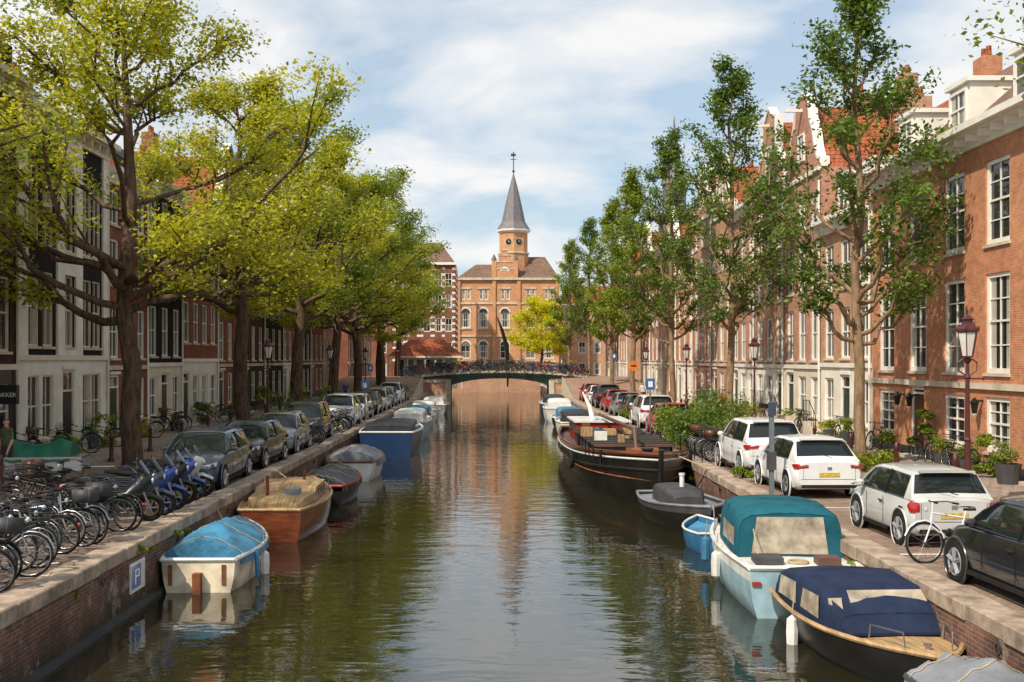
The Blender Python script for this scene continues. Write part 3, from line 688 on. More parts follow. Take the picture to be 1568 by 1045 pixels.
# ------------------------------------------------------------------ cars
def smooth_sections(mb, stations, mat):
    rows = []
    for y, w, zb, zt in stations:
        half = [(0, zb), (w * .8, zb), (w * .95, zb + .06), (w, zb + (zt - zb) * .35), (w * 1.0, zb + (zt - zb) * .60), (w * .975, zb + (zt - zb) * .64), (w * .955, zt - .07), (w * .90, zt - .015), (w * .6, zt + .02), (0, zt + .03)]
        rows.append([(x, y, z) for x, z in half] + [(-x, y, z) for x, z in half[::-1][1:-1]])
    mb.grid(rows, mat, closed=True); mb.poly(rows[0], mat); mb.poly(rows[-1][::-1], mat)
def car_mesh(kind, pmat):
    L, W, H = {'hatch': (4.1, 1.74, 1.46), 'mini': (3.43, 1.63, 1.40), 'suv': (4.45, 1.84, 1.66), 'wagon': (4.5, 1.77, 1.48)}[kind]
    h = W / 2; f = L / 2; b = MB()
    wr = .31 if kind != 'suv' else .35
    if kind == 'mini': st = [(f, .6, .3, .6), (f - .12, .72, .22, .72), (f - .5, h * .97, .2, .82), (f - .95, h, .2, .91), (.2, h, .2, .91), (-f + .9, h, .2, .92), (-f + .3, h * .98, .2, .92), (-f + .08, h * .95, .24, .91), (-f, h * .88, .3, .86)]; g4 = (f - .72, .45, -f + .42, -f + .07)
    elif kind == 'suv': st = [(f, .66, .34, .8), (f - .12, .8, .26, .95), (f - .6, h * .97, .24, 1.04), (f - 1.15, h, .24, 1.08), (.2, h, .24, 1.06), (-f + .9, h, .24, 1.08), (-f + .3, h * .98, .26, 1.06), (-f + .08, h * .95, .3, 1.04), (-f, h * .88, .38, .97)]; g4 = (f - 1.1, .5, -f + .55, -f + .12)
    elif kind == 'wagon': st = [(f, .62, .3, .62), (f - .12, .76, .2, .74), (f - .6, h * .96, .18, .86), (f - 1.2, h, .18, .94), (.2, h, .18, .95), (-f + .9, h, .18, .97), (-f + .3, h * .98, .2, .96), (-f + .08, h * .95, .26, .94), (-f, h * .88, .32, .88)]; g4 = (f - 1.15, .42, -f + .6, -f + .12)
    else: st = [(f, .62, .3, .62), (f - .12, .76, .2, .74), (f - .55, h * .96, .18, .86), (f - 1.05, h, .18, .94), (.2, h, .18, .95), (-f + .9, h, .18, .98), (-f + .35, h * .98, .2, .98), (-f + .08, h * .95, .26, .95), (-f, h * .88, .32, .89)]; g4 = (f - 1.0, .4, -f + .75, -f + .14)
    smooth_sections(b, st, pmat)
    zb = st[4][3] - .03; ya, yb, yc, yd = g4
    ga = [(ya, 0.02), ((ya + yb) / 2, .55), (yb, .92), (yb - .25, .985), ((yb + yc) / 2, 1), (yc, .95), (yc - .06, .88), ((yc * .28 + yd * .72), .22), (yd, .0)]
    rows = []; hh = H - zb
    for y, q in ga:
        wb = h * .93; wt = h * (.93 - .19 * q); z = zb + hh * q
        rows.append([(wb, y, zb), (wt, y, zb + hh * q * .86), (wt * .93, y, zb + hh * q * .96), (wt * .6, y, z), (0, y, z + .012), (-wt * .6, y, z), (-wt * .93, y, zb + hh * q * .96), (-wt, y, zb + hh * q * .86), (-wb, y, zb)])
    def gm(i, j):
        if 2 <= i <= 5 and 1 <= j <= 6: return pmat
        if i >= 5 and j in (0, 7): return pmat
        if i >= 6 and j in (1, 6): return pmat
        if i == 7: return pmat
        return CARGLASS
    b.grid(rows, CARGLASS, matf=gm)
    b.box(-h * .62, h * .62, yc - .16, yc - .02, zb + hh * .93, zb + hh * .985, pmat)
    for s in (1, -1):
        col = 8 if s < 0 else 0; c1 = 7 if s < 0 else 1
        b.path([Vector(rows[0][col]), Vector(rows[1][c1]), Vector(rows[2][c1]), Vector(rows[3][c1]), Vector(rows[4][c1]), Vector(rows[5][c1])], [.028, .028, .024, .02, .02, .02], pmat, 6)
        ym = (yb + yc) / 2
        b.path([(s * h * .945, ym, zb), (s * h * .75, ym, zb + hh * .87)], .026, BLACKP, 5)
        b.path([(s * h * .937, ya - .1, zb + .012), (s * h * .937, yc, zb + .012)], .012, BLACKP, 4)
        for wy in (f - .72, -f + .72 if kind != 'mini' else -f + .5):
            c = (s * (h - .09), wy, wr)
            b.disc((s * (h + .006), wy, wr + .01), wr + .05, RUBBER, 'x', 20, s)
            b.torus((s * (h - .004), wy, wr + .01), wr + .065, .022, pmat, 'x', 24, 6)
            prof = [(wr - .12, -.1), (wr - .02, -.1), (wr, -.07), (wr, .07), (wr - .02, .1), (wr - .1, .1)]
            rws = [[(c[0] + x * 1.05 * s + .0, wy + q * math.cos(a), wr + q * math.sin(a)) for a in [2 * math.pi * k / 20 for k in range(20)]] for q, x in prof]
            b.grid(rws, RUBBER, closed=True)
            b.disc((s * (h + .008), wy, wr), wr - .09, GREYDK, 'x', 18, s)
            for k in range(5):
                a = k * 2 * math.pi / 5 + .3; b.path([(s * (h + .014), wy, wr), (s * (h + .014), wy + (wr - .1) * math.cos(a), wr + (wr - .1) * math.sin(a))], [.035, .045], RIM, 4)
            b.torus((s * (h + .008), wy, wr), wr - .1, .018, RIM, 'x', 18, 4)
        zl = st[0][3] + .02
        b.grid([[(s * .42, f - .005, zl - .08), (s * .62, f - .03, zl - .06), (s * .78, f - .2, zl + .0)], [(s * .45, f - .04, zl + .03), (s * .66, f - .09, zl + .09), (s * .8, f - .3, zl + .12)]], HEADL)
        b.path([(s * .42, f - .0, zl - .08), (s * .62, f - .02, zl - .06), (s * .79, f - .19, zl - .0)], .015, BLACKP, 4)
        xw = h * .9
        if kind == 'mini': z0, z1, xi, sd_ = .66, .86, h * .78, .13
        elif kind == 'suv': z0, z1, xi, sd_ = .84, .98, h * .55, .22
        else: z0, z1, xi, sd_ = .75, .87, h * .6, .22
        zm = (z0 + z1) / 2
        b.grid([[(s * xi, -f - .014, z0 + .03), (s * xw, -f - .004, z0), (s * (h * .985), -f + sd_ * .5, z0 + .02), (s * (h * .995), -f + sd_, zm)],
                [(s * xi, -f - .016, zm), (s * xw, -f - .008, zm), (s * (h * .99), -f + sd_ * .5, zm), (s * (h * .995), -f + sd_ + .01, zm + .01)],
                [(s * xi, -f - .006, z1 - .02), (s * xw * .985, -f + .02, z1), (s * (h * .97), -f + sd_ * .55, z1), (s * (h * .985), -f + sd_, zm + .04)]], TAILRED)
        b.lathe([(.0, zb + .02), (.09, zb + .04), (.1, zb + .1), (.05, zb + .15), (0, zb + .155)], pmat, 8, (s * (h + .07), ya - .36))
        for yy in (ya - .55, ym - .01): b.box(s * (h + .002) - .004, s * (h + .002) + .004, yy, yy + .008, .3, zb - .06, BLACKP)
        for yy in (ym + .06, ym - .95): b.box(s * (h + .005) - .012, s * (h + .005) + .012, yy, yy + .16, zb - .17, zb - .145, pmat if kind != 'mini' else BLACKP)
        b.box(s * (h) - .01, s * (h) + .012, -f + 1.1, f - 1.1, .2, .27, RUBBER)
        b.box(s * h * .74 - .003, s * h * .74 + .003, -f - .004, -f, .5, .84, BLACKP)
    pz = .5 if kind != 'suv' else .66
    b.box(-.25, .25, -f - .014, -f + .02, pz + .06, pz + .16, PLATE)
    b.box(-h * .8, h * .8, -f - .003, -f + .02, pz - .01, pz + .0, BLACKP)
    b.box(-.26, .26, f - .01, f + .014, .38, .48, PLATE)
    b.box(-h * .78, h * .78, -f - .01, -f + .1, .28, .36, RUBBER)
    b.box(-h * .6, h * .6, f - .1, f + .01, .3, .37, RUBBER); b.box(-h * .38, h * .38, f - .1, f + .006, .5, .6, BLACKP)
    b.box(-.05, .05, -f - .02, -f, pz + .24, pz + .3, CHROME)
    b.path([(.1, yd - .01, zb + .1), (-.25, yd + .03, zb + .2)], .009, BLACKP, 4)
    return b.mesh('car_body', True)
P_ = {n: paint(n + '_car_paint', c) for n, c in {'black': (.012, .013, .016), 'navy': (.03, .045, .075), 'white': (.72, .73, .74), 'silver': (.5, .51, .5), 'grey': (.2, .22, .23), 'red': (.42, .02, .02), 'blue': (.03, .12, .4)}.items()}
cm = {}
def car(kind, col, x, y, rot=0):
    if (kind, col) not in cm: cm[(kind, col)] = car_mesh(kind, P_[col])
    o = inst('parked_car', cm[(kind, col)], (x, y, 0.0), D2R(rot)); m = o.modifiers.new('e', 'EDGE_SPLIT'); m.split_angle = D2R(42)
car('wagon', 'navy', -8.05, 30.2, 181); car('hatch', 'black', -8.0, 35.4, 178); car('hatch', 'grey', -8.0, 40.6, 180)
car('suv', 'black', -8.05, 46.2, 181); car('suv', 'white', -7.95, 56, 180)
for i, (k, c, y) in enumerate((('hatch', 'silver', 62.5), ('hatch', 'black', 68), ('wagon', 'silver', 73.5), ('hatch', 'grey', 79), ('suv', 'white', 84.5), ('hatch', 'black', 90))): car(k, c, -8.0, y, 180)
car('hatch', 'black', 8.1, 15.45, 2); car('mini', 'silver', 8.35, 21.3, 1); car('hatch', 'white', 8.25, 28.6, 1); car('suv', 'white', 8.2, 33.4, 0)
for k, c, y in (('hatch', 'red', 50), ('suv', 'white', 55.5), ('wagon', 'black', 61), ('hatch', 'grey', 66.5), ('hatch', 'red', 72), ('suv', 'black', 78), ('hatch', 'white', 84), ('hatch', 'red', 90)): car(k, c, 8.2, y, 0)

# ------------------------------------------------------------------ bicycles, scooters
def bike_mesh(col, basket=False, crate=None, bags=None):
    b = MB(); wr = .34
    for y in (-.53, .53):
        b.torus((0, y, wr), wr, .019, RUBBER, 'x', 24, 5); b.torus((0, y, wr), wr - .025, .01, CHROME, 'x', 24, 4)
        for k in range(12):
            a = k * math.pi / 6; b.path([(0, y, wr), (0, y + (wr - .02) * math.cos(a), wr + (wr - .02) * math.sin(a))], .003, CHROME, 3, False)
        pts = [(0, y + (wr + .035) * math.cos(a), wr + (wr + .035) * math.sin(a)) for a in [D2R(d) for d in (range(20, 171, 25))]]
        b.path(pts, .018, col, 4)
        b.path([(-.04, y, wr), (.04, y, wr)], .02, GREYDK, 6)
    bb = (0, -.08, .3); st = (0, -.28, .86); hd = (0, .36, .84); hb = (0, .40, .62)
    for a, c, r in ((bb, st, .017), (bb, hb, .02), ((0, -.24, .74), hd, .018), ((0, -.53, wr), bb, .013), ((0, -.53, wr), (0, -.24, .72), .012), (hb, hd, .021), (hb, (0, .53, wr), .016), (hd, (0, .33, 1.02), .014)):
        b.path([a, c], r, col, 6)
    b.path([(-.3, .12, 1.0), (-.27, .24, 1.04), (-.1, .33, 1.03), (.1, .33, 1.03), (.27, .24, 1.04), (.3, .12, 1.0)], .012, GREYDK, 5)
    b.path([(-.31, .05, .99), (-.29, .15, 1.01)], .019, RUBBER, 5); b.path([(.31, .05, .99), (.29, .15, 1.01)], .019, RUBBER, 5)
    b.grid([[(-.09, -.42, .9), (0, -.43, .93), (.09, -.42, .9)], [(-.08, -.3, .92), (0, -.3, .94), (.08, -.3, .92)], [(-.02, -.14, .92), (0, -.14, .935), (.02, -.14, .92)]], RUBBER)
    b.box(-.08, .08, -.42, -.28, .86, .9, RUBBER)
    b.torus((.03, -.08, .3), .09, .008, GREYDK, 'x', 14, 4); b.path([(.05, -.08, .3), (.05, -.2, .2)], .01, GREYDK, 4); b.box(.05, .14, -.24, -.16, .19, .21, RUBBER)
    b.path([(-.05, -.08, .3), (-.05, .04, .4)], .01, GREYDK, 4); b.box(-.14, -.05, 0, .08, .39, .41, RUBBER)
    for x in (-.06, .06): b.path([(x, -.26, .72), (x, -.82, .72), (x, -.56, .36)], .007, GREYDK, 4)
    for y in (-.4, -.55, -.7): b.path([(-.06, y, .72), (.06, y, .72)], .006, GREYDK, 4)
    b.box(-.03, .03, -.9, -.86, .5, .56, TAILRED); b.lathe([(.02, .86), (.05, .9), (.02, .94)], HEADL, 8, (0, .47))
    if basket:
        for z in (.82, .9, .98, 1.06):
            q = .13 + (z - .82) * .2; b.path([(-q, .42, z), (q, .42, z), (q, .42 + q * 1.8, z), (-q, .42 + q * 1.8, z), (-q, .42, z)], .008, GREYDK, 4)
        for k in range(5):
            x = -.15 + k * .075; b.path([(x * .8, .66, .82), (x, .76, 1.06)], .006, GREYDK, 3); b.path([(x * .8, .42, .82), (x, .42, 1.06)], .006, GREYDK, 3)
        b.box(-.12, .12, .42, .66, .8, .815, GREYDK)
    if crate:
        for q0, q1, q2, q3 in ((-.19, .19, .44, .46), (-.19, .19, .76, .78), (-.19, -.17, .46, .76), (.17, .19, .46, .76)): b.box(q0, q1, q2, q3, .84, 1.08, crate)
        b.box(-.17, .17, .46, .76, .84, .86, crate)
    if bags:
        for s in (-1, 1): b.box(s * .13 - .06, s * .13 + .06, -.82, -.48, .38, .71, bags)
    return b.mesh('bicycle', True)
BC = [bike_mesh(BLACKP, True), bike_mesh(BLACKP), bike_mesh(GREYDK, False, BROWNP), bike_mesh(P_['blue']), bike_mesh(P_['white']), bike_mesh(GREENP, True), bike_mesh(REDP), bike_mesh(BLACKP, False, GREYDK, plain('olive_bag', (.10, .09, .05), .9)), bike_mesh(CHROME, False, None, plain('blue_bag', (.04, .08, .16), .9)), bike_mesh(plain('brown_frame', (.13, .06, .04), .4), True)]
def bike(i, x, y, rot, z=0.0, lean=8):
    o = inst('bicycle', BC[i], (x, y, z), (D2R(0), D2R(lean), D2R(rot))); o.rotation_mode = 'XYZ'
y = 15.0
while y < 22.2:
    bike(R.choice((0, 1, 1, 2, 5, 0, 7, 8, 9, 1)), -8.02 + R.uniform(-.28, .14), y, (-90 if R.random() < .75 else 90) + R.uniform(-24, 10), lean=R.uniform(-14, 14)); y += R.uniform(.30, .52)
y = 17
while y < 26:
    bike(R.choice((0, 1, 1, 2, 5, 7, 9)), -9.95 + R.uniform(-.3, .2), y, 90 + R.uniform(-22, 8), lean=R.uniform(-10, 10)); y += R.uniform(.5, .8)
for y in np.arange(42.9, 44, .45): bike(R.choice((0, 1, 5)), -7.7, y, -90 + R.uniform(-15, 15))
for y in np.arange(49.5, 53, .55): bike(R.choice((0, 1, 5)), -7.7, y, -90 + R.uniform(-15, 15))
for y in np.arange(36.3, 39.5, .45): bike(R.choice((0, 1, 2, 5)), 7.95, y, 90 + R.uniform(-18, 18))
for y in np.arange(45.5, 48, .5): bike(R.choice((0, 1, 2, 5)), 7.95, y, 90 + R.uniform(-18, 18))
bike(4, 7.85, 18.35, 100, lean=6)
for y in (34, 36, 38.5, 41, 46, 49.5, 50.2, 57, 58, 64): bike(R.choice((0, 1, 2)), -14.9, y, R.uniform(60, 120), .11, 10)
for y in (32.2, 35, 39.2, 43, 48.5, 49.3, 55): bike(R.choice((0, 1, 2)), 13.9, y, R.uniform(-20, 20), .11, 8)
for i in range(60):
    xx = -8.7 + i * .305; k = i % 3; bike(R.choice((0, 1, 2, 3, 5, 6, 7, 9)), xx, (109.2, 110.9, 111.5)[k], 90 + R.uniform(-35, 35), 2.2 - .007 * (xx - .7) ** 2 + (.12, .02, .02)[k], R.uniform(-10, 10))
def scooter_mesh(col, wcol):
    b = MB(); wr = .27
    for y in (-.62, .66):
        b.torus((0, y, wr), wr - .05, .055, RUBBER, 'x', 22, 7); b.torus((0, y, wr), wr - .11, .014, wcol, 'x', 20, 4)
        for k in range(5):
            a = k * 2 * math.pi / 5; b.path([(0, y, wr), (0, y + .16 * math.cos(a), wr + .16 * math.sin(a))], .016, RIM, 4, False)
    def loft(st, mat):
        rows = []
        for y, z0, z1, w in st:
            c = (z0 + z1) / 2; hz = (z1 - z0) / 2
            rows.append([(w * math.cos(a), y, c + hz * math.sin(a)) for a in [2 * math.pi * k / 10 for k in range(10)]])
        b.grid(rows, mat, closed=True); b.poly(rows[0], mat); b.poly(rows[-1][::-1], mat)
    loft([(-.98, .74, .82, .03), (-.8, .62, .86, .12), (-.45, .5, .84, .17), (-.15, .42, .78, .16), (0, .34, .72, .12)], col)
    loft([(-.1, .3, .62, .16), (.2, .28, .66, .17), (.38, .36, .86, .16), (.5, .5, .98, .17), (.62, .68, .98, .12), (.7, .78, .9, .05)], col)
    loft([(-.75, .82, .9, .08), (-.5, .8, .92, .14), (-.2, .76, .86, .13), (.05, .74, .82, .07)], RUBBER)
    loft([(-.35, .2, .5, .13), (.1, .18, .46, .15)], GREYDK)
    loft([(.4, .44, .52, .05), (.66, .5, .58, .09), (.9, .38, .46, .06)], col)
    for s in (-1, 1):
        b.path([(s * .1, .66, wr), (s * .1, .42, .88)], .025, CHROME, 6); b.path([(s * .1, .42, .95), (s * .34, .3, 1.0)], .014, GREYDK, 5)
        b.path([(s * .3, .32, 1.0), (s * .36, .28, 1.0)], .022, RUBBER, 6); b.path([(s * .2, .4, 1.0), (s * .3, .42, 1.16)], .007, GREYDK, 4)
        b.box(s * .33 - .06, s * .33 + .06, .41, .43, 1.13, 1.21, BLACKP)
        b.path([(s * .12, -.62, wr), (s * .12, .0, .32)], .025, GREYDK, 5)
    b.path([(.16, -.8, .34), (.15, -.2, .3)], .045, CHROME, 8)
    b.grid([[(-.14, .6, .98), (0, .66, .98), (.14, .6, .98)], [(-.1, .44, 1.22), (0, .48, 1.25), (.1, .44, 1.22)]], CARGLASS)
    b.box(-.05, .05, -1.0, -.94, .72, .8, TAILRED); b.box(-.08, .08, .68, .72, .78, .88, HEADL); b.box(-.09, .09, -1.0, -.98, .5, .62, PLATE)
    b.path([(0, 0, .2), (-.2, .04, .01)], .014, GREYDK, 4)
    return b.mesh('scooter', True)
GOLD = plain('gold_rim', (.45, .28, .05), .35, .2, metal=.6)
SC = [scooter_mesh(paint('blue_scooter_paint', (.015, .05, .26)), P_['blue']), scooter_mesh(BLACKP, GOLD), scooter_mesh(P_['silver'], CHROME), scooter_mesh(P_['navy'], P_['blue'])]
for i, y in enumerate((22.8, 23.7, 24.6, 25.4, 26.2, 27.0)):
    inst('motorcycle', SC[(1, 3, 0, 1, 0, 2)[i]], (-8.0, y, 0), (0, D2R(9), D2R(-76 + R.uniform(-12, 12))), scale=1.08)

# ------------------------------------------------------------------ boats
def bprof(L, B, H, sw=.8, sheer=.25, blunt=2.2, n=16):
    out = []
    for i in range(n + 1):
        t = i / n
        if t < .4: w = sw + (1 - sw) * math.sin(t / .4 * math.pi / 2)
        else: w = max(.015, 1 - ((t - .4) / .6) ** blunt)
        out.append((t, -L / 2 + L * t, w * B / 2, H * (1 + sheer * max(0, t - .35) ** 1.5 * 2 + .06 * max(0, .3 - t))))
    return out
def hull(b, pr, mat, trim, rim=.035, bottom=None, band=None):
    rows = []
    for t, y, w, h in pr:
        rake = .12 * max(0, t - .7) / .3 * h
        half = [(0, -.25, 0), (w * .62, -.22, 0), (w * .86, -.02, 0), (w * .95, h * .35, rake * .4), (w * .99, h * .72, rake * .8), (w, h, rake * 1.2)]
        rows.append([(-x, y + k, z) for x, z, k in half[::-1]] + [(x, y + k, z) for x, z, k in half[1:]])
    def mf(i, j):
        if band and j in (0, 9): return band
        return mat
    b.grid(rows, mat, matf=mf); b.poly(rows[0][::-1], mat)
    for k in (0, -1): b.path([r[k] for r in rows], rim, trim, 6)
    b.path([rows[0][0], rows[0][-1]], rim, trim, 6)
    return rows
def deck(b, pr, mat, t0, t1, drop=.06, inset=.97):
    sel = [p for p in pr if t0 <= p[0] <= t1]
    b.grid([[(-w * inset, y, h - drop), (0, y, h - drop + .03), (w * inset, y, h - drop)] for t, y, w, h in sel], mat)
def cover(b, pr, mat, ridge, t0=0, t1=1, seed=1, skirt=.16, lw=1.04):
    sel = [p for p in pr if t0 <= p[0] <= t1]; fine = []
    for p, q in zip(sel[:-1], sel[1:]):
        for k in range(3): fine.append(tuple(p[i] + (q[i] - p[i]) * k / 3 for i in range(4)))
    fine.append(sel[-1]); rows = []
    for t, y, w, h in fine:
        row = []; w = max(w, .06)
        for j in range(-8, 9):
            q = j / 8; sag = abs(math.sin(y * 3.1 + seed)) * .05
            z = h + (ridge(t) - sag) * (1 - abs(q) ** 1.6) + noise.noise(Vector((q * 4, y * 1.7, seed))) * .10 * (1 - abs(q) * .6) + noise.noise(Vector((q * 9, y * 6, seed))) * .035
            row.append((w * lw * q, y, z + .015))
        fl = abs(noise.noise(Vector((y * 3, 5, seed)))) * .14
        row = [(-w * lw * 1.03, y, h - skirt - fl)] + row + [(w * lw * 1.03, y, h - skirt - abs(noise.noise(Vector((y * 3, 9, seed)))) * .14)]
        rows.append(row)
    b.grid(rows, mat); b.poly(rows[0], mat); b.poly(rows[-1][::-1], mat)
    for i in range(2, len(rows) - 1, 12): b.path([(p[0] * 1.01, p[1], p[2] + .012) for p in rows[i]], .008, ROPE, 4)
TARPB = plain('blue_tarp', (.045, .20, .34), .6, .45, 1.5, bump=.03, bscale=5)
TARPG = plain('grey_tarp', (.2, .21, .23), .6, .3, 1.5, bump=.03, bscale=5)
TARPK = plain('black_tarp', (.022, .024, .03), .55, .3, 1.5, bump=.03, bscale=5)
TARPN = plain('navy_canvas', (.016, .026, .062), .85, .3, 2, bump=.015, bscale=6)
TEAL = plain('teal_canvas', (.012, .095, .13), .85, .3, 2, bump=.015, bscale=6)
HULLW = plain('weathered_white_hull', (.62, .54, .40), .5, .55, 1.6)
HULLC = plain('white_hull', (.7, .69, .65), .35, .2, 2)
HULLLB = plain('light_blue_hull', (.30, .46, .52), .35, .25, 2)
HULLB = plain('blue_hull', (.012, .035, .10), .3, .2, 2)
HULLK = plain('tarred_hull', (.012, .011, .010), .32, .5, 1.2)
WOODV = plain('varnished_wood', (.16, .042, .016), .28, .45, 2, stretch=(1, .3, 6), coat=.4)
WOODB = plain('brown_deck_paint', (.11, .055, .04), .6, .4, 2)
WOODD = plain('teak_deck', (.42, .27, .13), .65, .45, 3, stretch=(6, .4, 1))
CLEAR = plain('vinyl_window', (.40, .34, .26), .12, .5, 3, bump=.02, bscale=4)
CLEARD = plain('dark_vinyl_window', (.10, .10, .10), .1, .5, 3, bump=.02, bscale=4)
ROPE = plain('rope', (.42, .32, .2), .9, .2, 6)
RUST = plain('rusty_paint', (.22, .08, .035), .8, .5, 3)
def canopy(b, st, mat, wins=()):
    rows = []
    for y, w, z0, z1 in st:
        hh = z1 - z0
        prof = [(1, 0), (.985, .35), (.96, .68), (.9, .86), (.74, .96), (.35, 1.0), (0, 1.015)]
        rows.append([(w * x, y, z0 + hh * z) for x, z in prof] + [(-w * x, y, z0 + hh * z) for x, z in prof[::-1][1:]])
    b.grid(rows, mat); b.poly(rows[0], mat); b.poly(rows[-1][::-1], mat)
    for r in rows[::2]: b.path(r, .012, mat, 4)
def motor(b, y):
    b.box(-.13, .13, y - .3, y - .02, .35, .72, BLACKP); b.box(-.06, .06, y - .22, y - .08, -.3, .35, GREYDK)
def boat(name, x, y, rot=0): return empty(name, (x, y, WZ), D2R(rot))
def finish(b, e, nm='hull'): b.build(nm, e, smooth=True)
def fender(b, x, y, z, col=None):
    b.lathe([(.02, z - .3), (.09, z - .24), (.1, z), (.09, z + .2), (.02, z + .26)], col or HULLC, 8, (x, y)); b.path([(x, y, z + .25), (x * .97, y, z + .6)], .01, ROPE, 4)
e = boat('motorboat_with_blue_tarp', -5.85, 23.5, 1); b = MB(); pr = bprof(4.5, 1.8, .64, .8, .15)
hull(b, pr, HULLW, HULLC, .045); finish(b, e); b = MB(); cover(b, pr, TARPB, lambda t: .40 * math.sin(math.pi * min(1, t * .8 + .2)) + .08, 0.06, 1.0, 3, .12); finish(b, e, 'tarpaulin')
b = MB(); b.box(-.08, .08, -2.42, -2.25, -.1, .4, RUST); b.path([(.93, -1.2, .62), (.96, -1.2, .1)], .05, TARPB); b.path([(-.5, 2, .8), (-.9, 2.6, 1.2)], .015, ROPE, 5)
for x in (-.55, .5): b.box(x - .04, x + .04, -2.27, -2.252, .15, .55, RUST)
fender(b, .95, -.4, .25); b.build('fittings', e)
e = boat('wooden_motorboat', -5.62, 30.2, 0); b = MB(); pr = bprof(6.2, 2.2, .80, .72, .2, 2.2)
hull(b, pr, WOODV, WOODD, .04, band=WOODV); deck(b, pr, WOODD, 0, 1, .03); finish(b, e)
b = MB(); rows = []
for y, w, z in ((-2.5, .6, .06), (-2.1, .78, .2), (-1.0, .84, .22), (-.9, .84, .34), (.6, .84, .38), (1.2, .7, .3), (1.35, .65, .08)): rows.append([(-w, y, .80), (-w * .97, y, .80 + z), (0, y, .82 + z * 1.15), (w * .97, y, .80 + z), (w, y, .80)])
b.grid(rows, WOODD); b.poly(rows[0], WOODD); b.poly(rows[-1][::-1], WOODD)
for s in (-1, 1):
    for k in range(3): b.box(s * .84 - .01, s * .84 + .012, -.7 + k * .45, -.4 + k * .45, .92, 1.08, CLEARD)
b.build('cabin_top', e)
b = MB(); b.path([(-.3, -1.9, .9), (-.3, -1.9, 1.55)], .05, WOODV); b.path([(.3, .2, 1.2), (.3, .2, 1.5)], .04, WOODV)
for i in range(7): b.path([(.98 - .03 * i, -2.2 + i * .6, .82), (.98 - .03 * i, -2.2 + i * .6, 1.05)], .012, CHROME, 4)
b.torus((-.4, 1.8, .92), .2, .03, ROPE, 'z', 14, 5); b.torus((-.4, 1.8, .97), .15, .03, ROPE, 'z', 14, 5); b.box(.1, .5, -1.8, -1.4, 1.0, 1.18, TARPG)
b.path([(-.6, 2.4, 1), (-1.0, 2.8, 1.2)], .015, ROPE, 5); b.build('fittings', e)
e = boat('covered_sloop', -5.45, 36.4, 0); b = MB(); pr = bprof(5.2, 1.95, .62, .75, .2); hull(b, pr, HULLK, REDP, .05, band=REDP); finish(b, e)
b = MB(); cover(b, pr, TARPK, lambda t: .42 * math.sin(math.pi * min(1, t * .7 + .25)), .0, .95, 5); finish(b, e, 'tarpaulin')
e = boat('white_sloop', -5.5, 43.6, 2); b = MB(); pr = bprof(6, 2.2, .72, .75, .2); hull(b, pr, HULLC, WOODV, .05); finish(b, e)
b = MB(); cover(b, pr, TARPG, lambda t: .45 * math.sin(math.pi * min(1, t * .8 + .2)), .12, .93, 8); finish(b, e, 'tarpaulin')
e = boat('blue_cabin_boat', -4.95, 54, 0); b = MB(); pr = bprof(8, 2.9, 1.2, .85, .15); hull(b, pr, HULLB, HULLC, .05); deck(b, pr, TARPG, 0, 1); finish(b, e)
b = MB(); canopy(b, [(-2.9, 1.15, 1.15, 1.45), (-2.4, 1.2, 1.15, 1.6), (1.0, 1.1, 1.15, 1.6), (1.8, .9, 1.15, 1.3)], TARPK)
for s in (-1, 1): b.box(s * 1.17 - .02, s * 1.17 + .02, -1.8, .6, 1.25, 1.42, CLEARD)
b.build('cabin', e, True)
for (x, y, m1, m2, L, H_) in ((-4.9, 65, HULLLB, HULLC, 7, 1.0), (-5.2, 74.5, HULLC, TARPB, 6, .8), (-5.3, 83, HULLC, HULLC, 6, .8), (-5.0, 93, TARPG, HULLC, 6.5, .8), (5.0, 66, HULLC, TARPK, 6.5, .9), (5.2, 74, HULLK, TARPB, 6, .7), (5.0, 82, HULLC, HULLC, 7, 1.0), (5.1, 91, HULLB, TARPK, 7, 1.0), (5.1, 59, REDP, HULLC, 5.5, .8)):
    e = boat('cabin_cruiser', x, y, R.uniform(-2, 2)); b = MB(); pr = bprof(L, 2.4, H_, .85, .2); hull(b, pr, m1, HULLC, .05); deck(b, pr, HULLC, 0, 1); finish(b, e)
    b = MB(); canopy(b, [(-L * .38, .85, H_ - .05, H_ + .45), (-L * .3, .92, H_ - .05, H_ + .65), (L * .05, .9, H_ - .05, H_ + .65), (L * .2, .75, H_ - .05, H_ + .2)], m2)
    for s in (-1, 1): b.box(s * .9 - .02, s * .9 + .02, -L * .25, L * .03, H_ + .15, H_ + .42, CLEARD)
    b.build('cabin', e, True)
e = boat('covered_dinghy', 6.0, 12.0, 184); b = MB(); pr = bprof(3.6, 1.5, .55, .8, .2); hull(b, pr, HULLC, GREYDK, .05); finish(b, e)
b = MB(); cover(b, pr, TARPG, lambda t: .45 * math.sin(math.pi * min(1, t * .8 + .2)), 0, 1, 12); finish(b, e, 'tarpaulin')
e = boat('navy_canopy_sloop', 5.95, 16.9, 183); b = MB(); pr = bprof(5.0, 2.1, .50, .82, .22, 2.6); hull(b, pr, HULLK, WOODD, .04); deck(b, pr, WOODD, .0, 1, .05); finish(b, e)
b = MB(); canopy(b, [(-2.2, .84, .48, .75), (-1.9, .92, .48, 1.0), (-.9, .97, .48, 1.15), (.3, .96, .5, 1.12), (.85, .86, .52, .82), (1.05, .78, .54, .58)], TARPN); b.build('canopy', e, True)
b = MB()
for s in (-1, 1):
    for y0, y1 in ((-1.65, -.75), (-.55, .3)):
        b.poly([(s * .968, y0, .62), (s * .975, y1, .62), (s * .95, y1 - .05, .96), (s * .94, y0 + .05, .93)][::s], CLEAR)
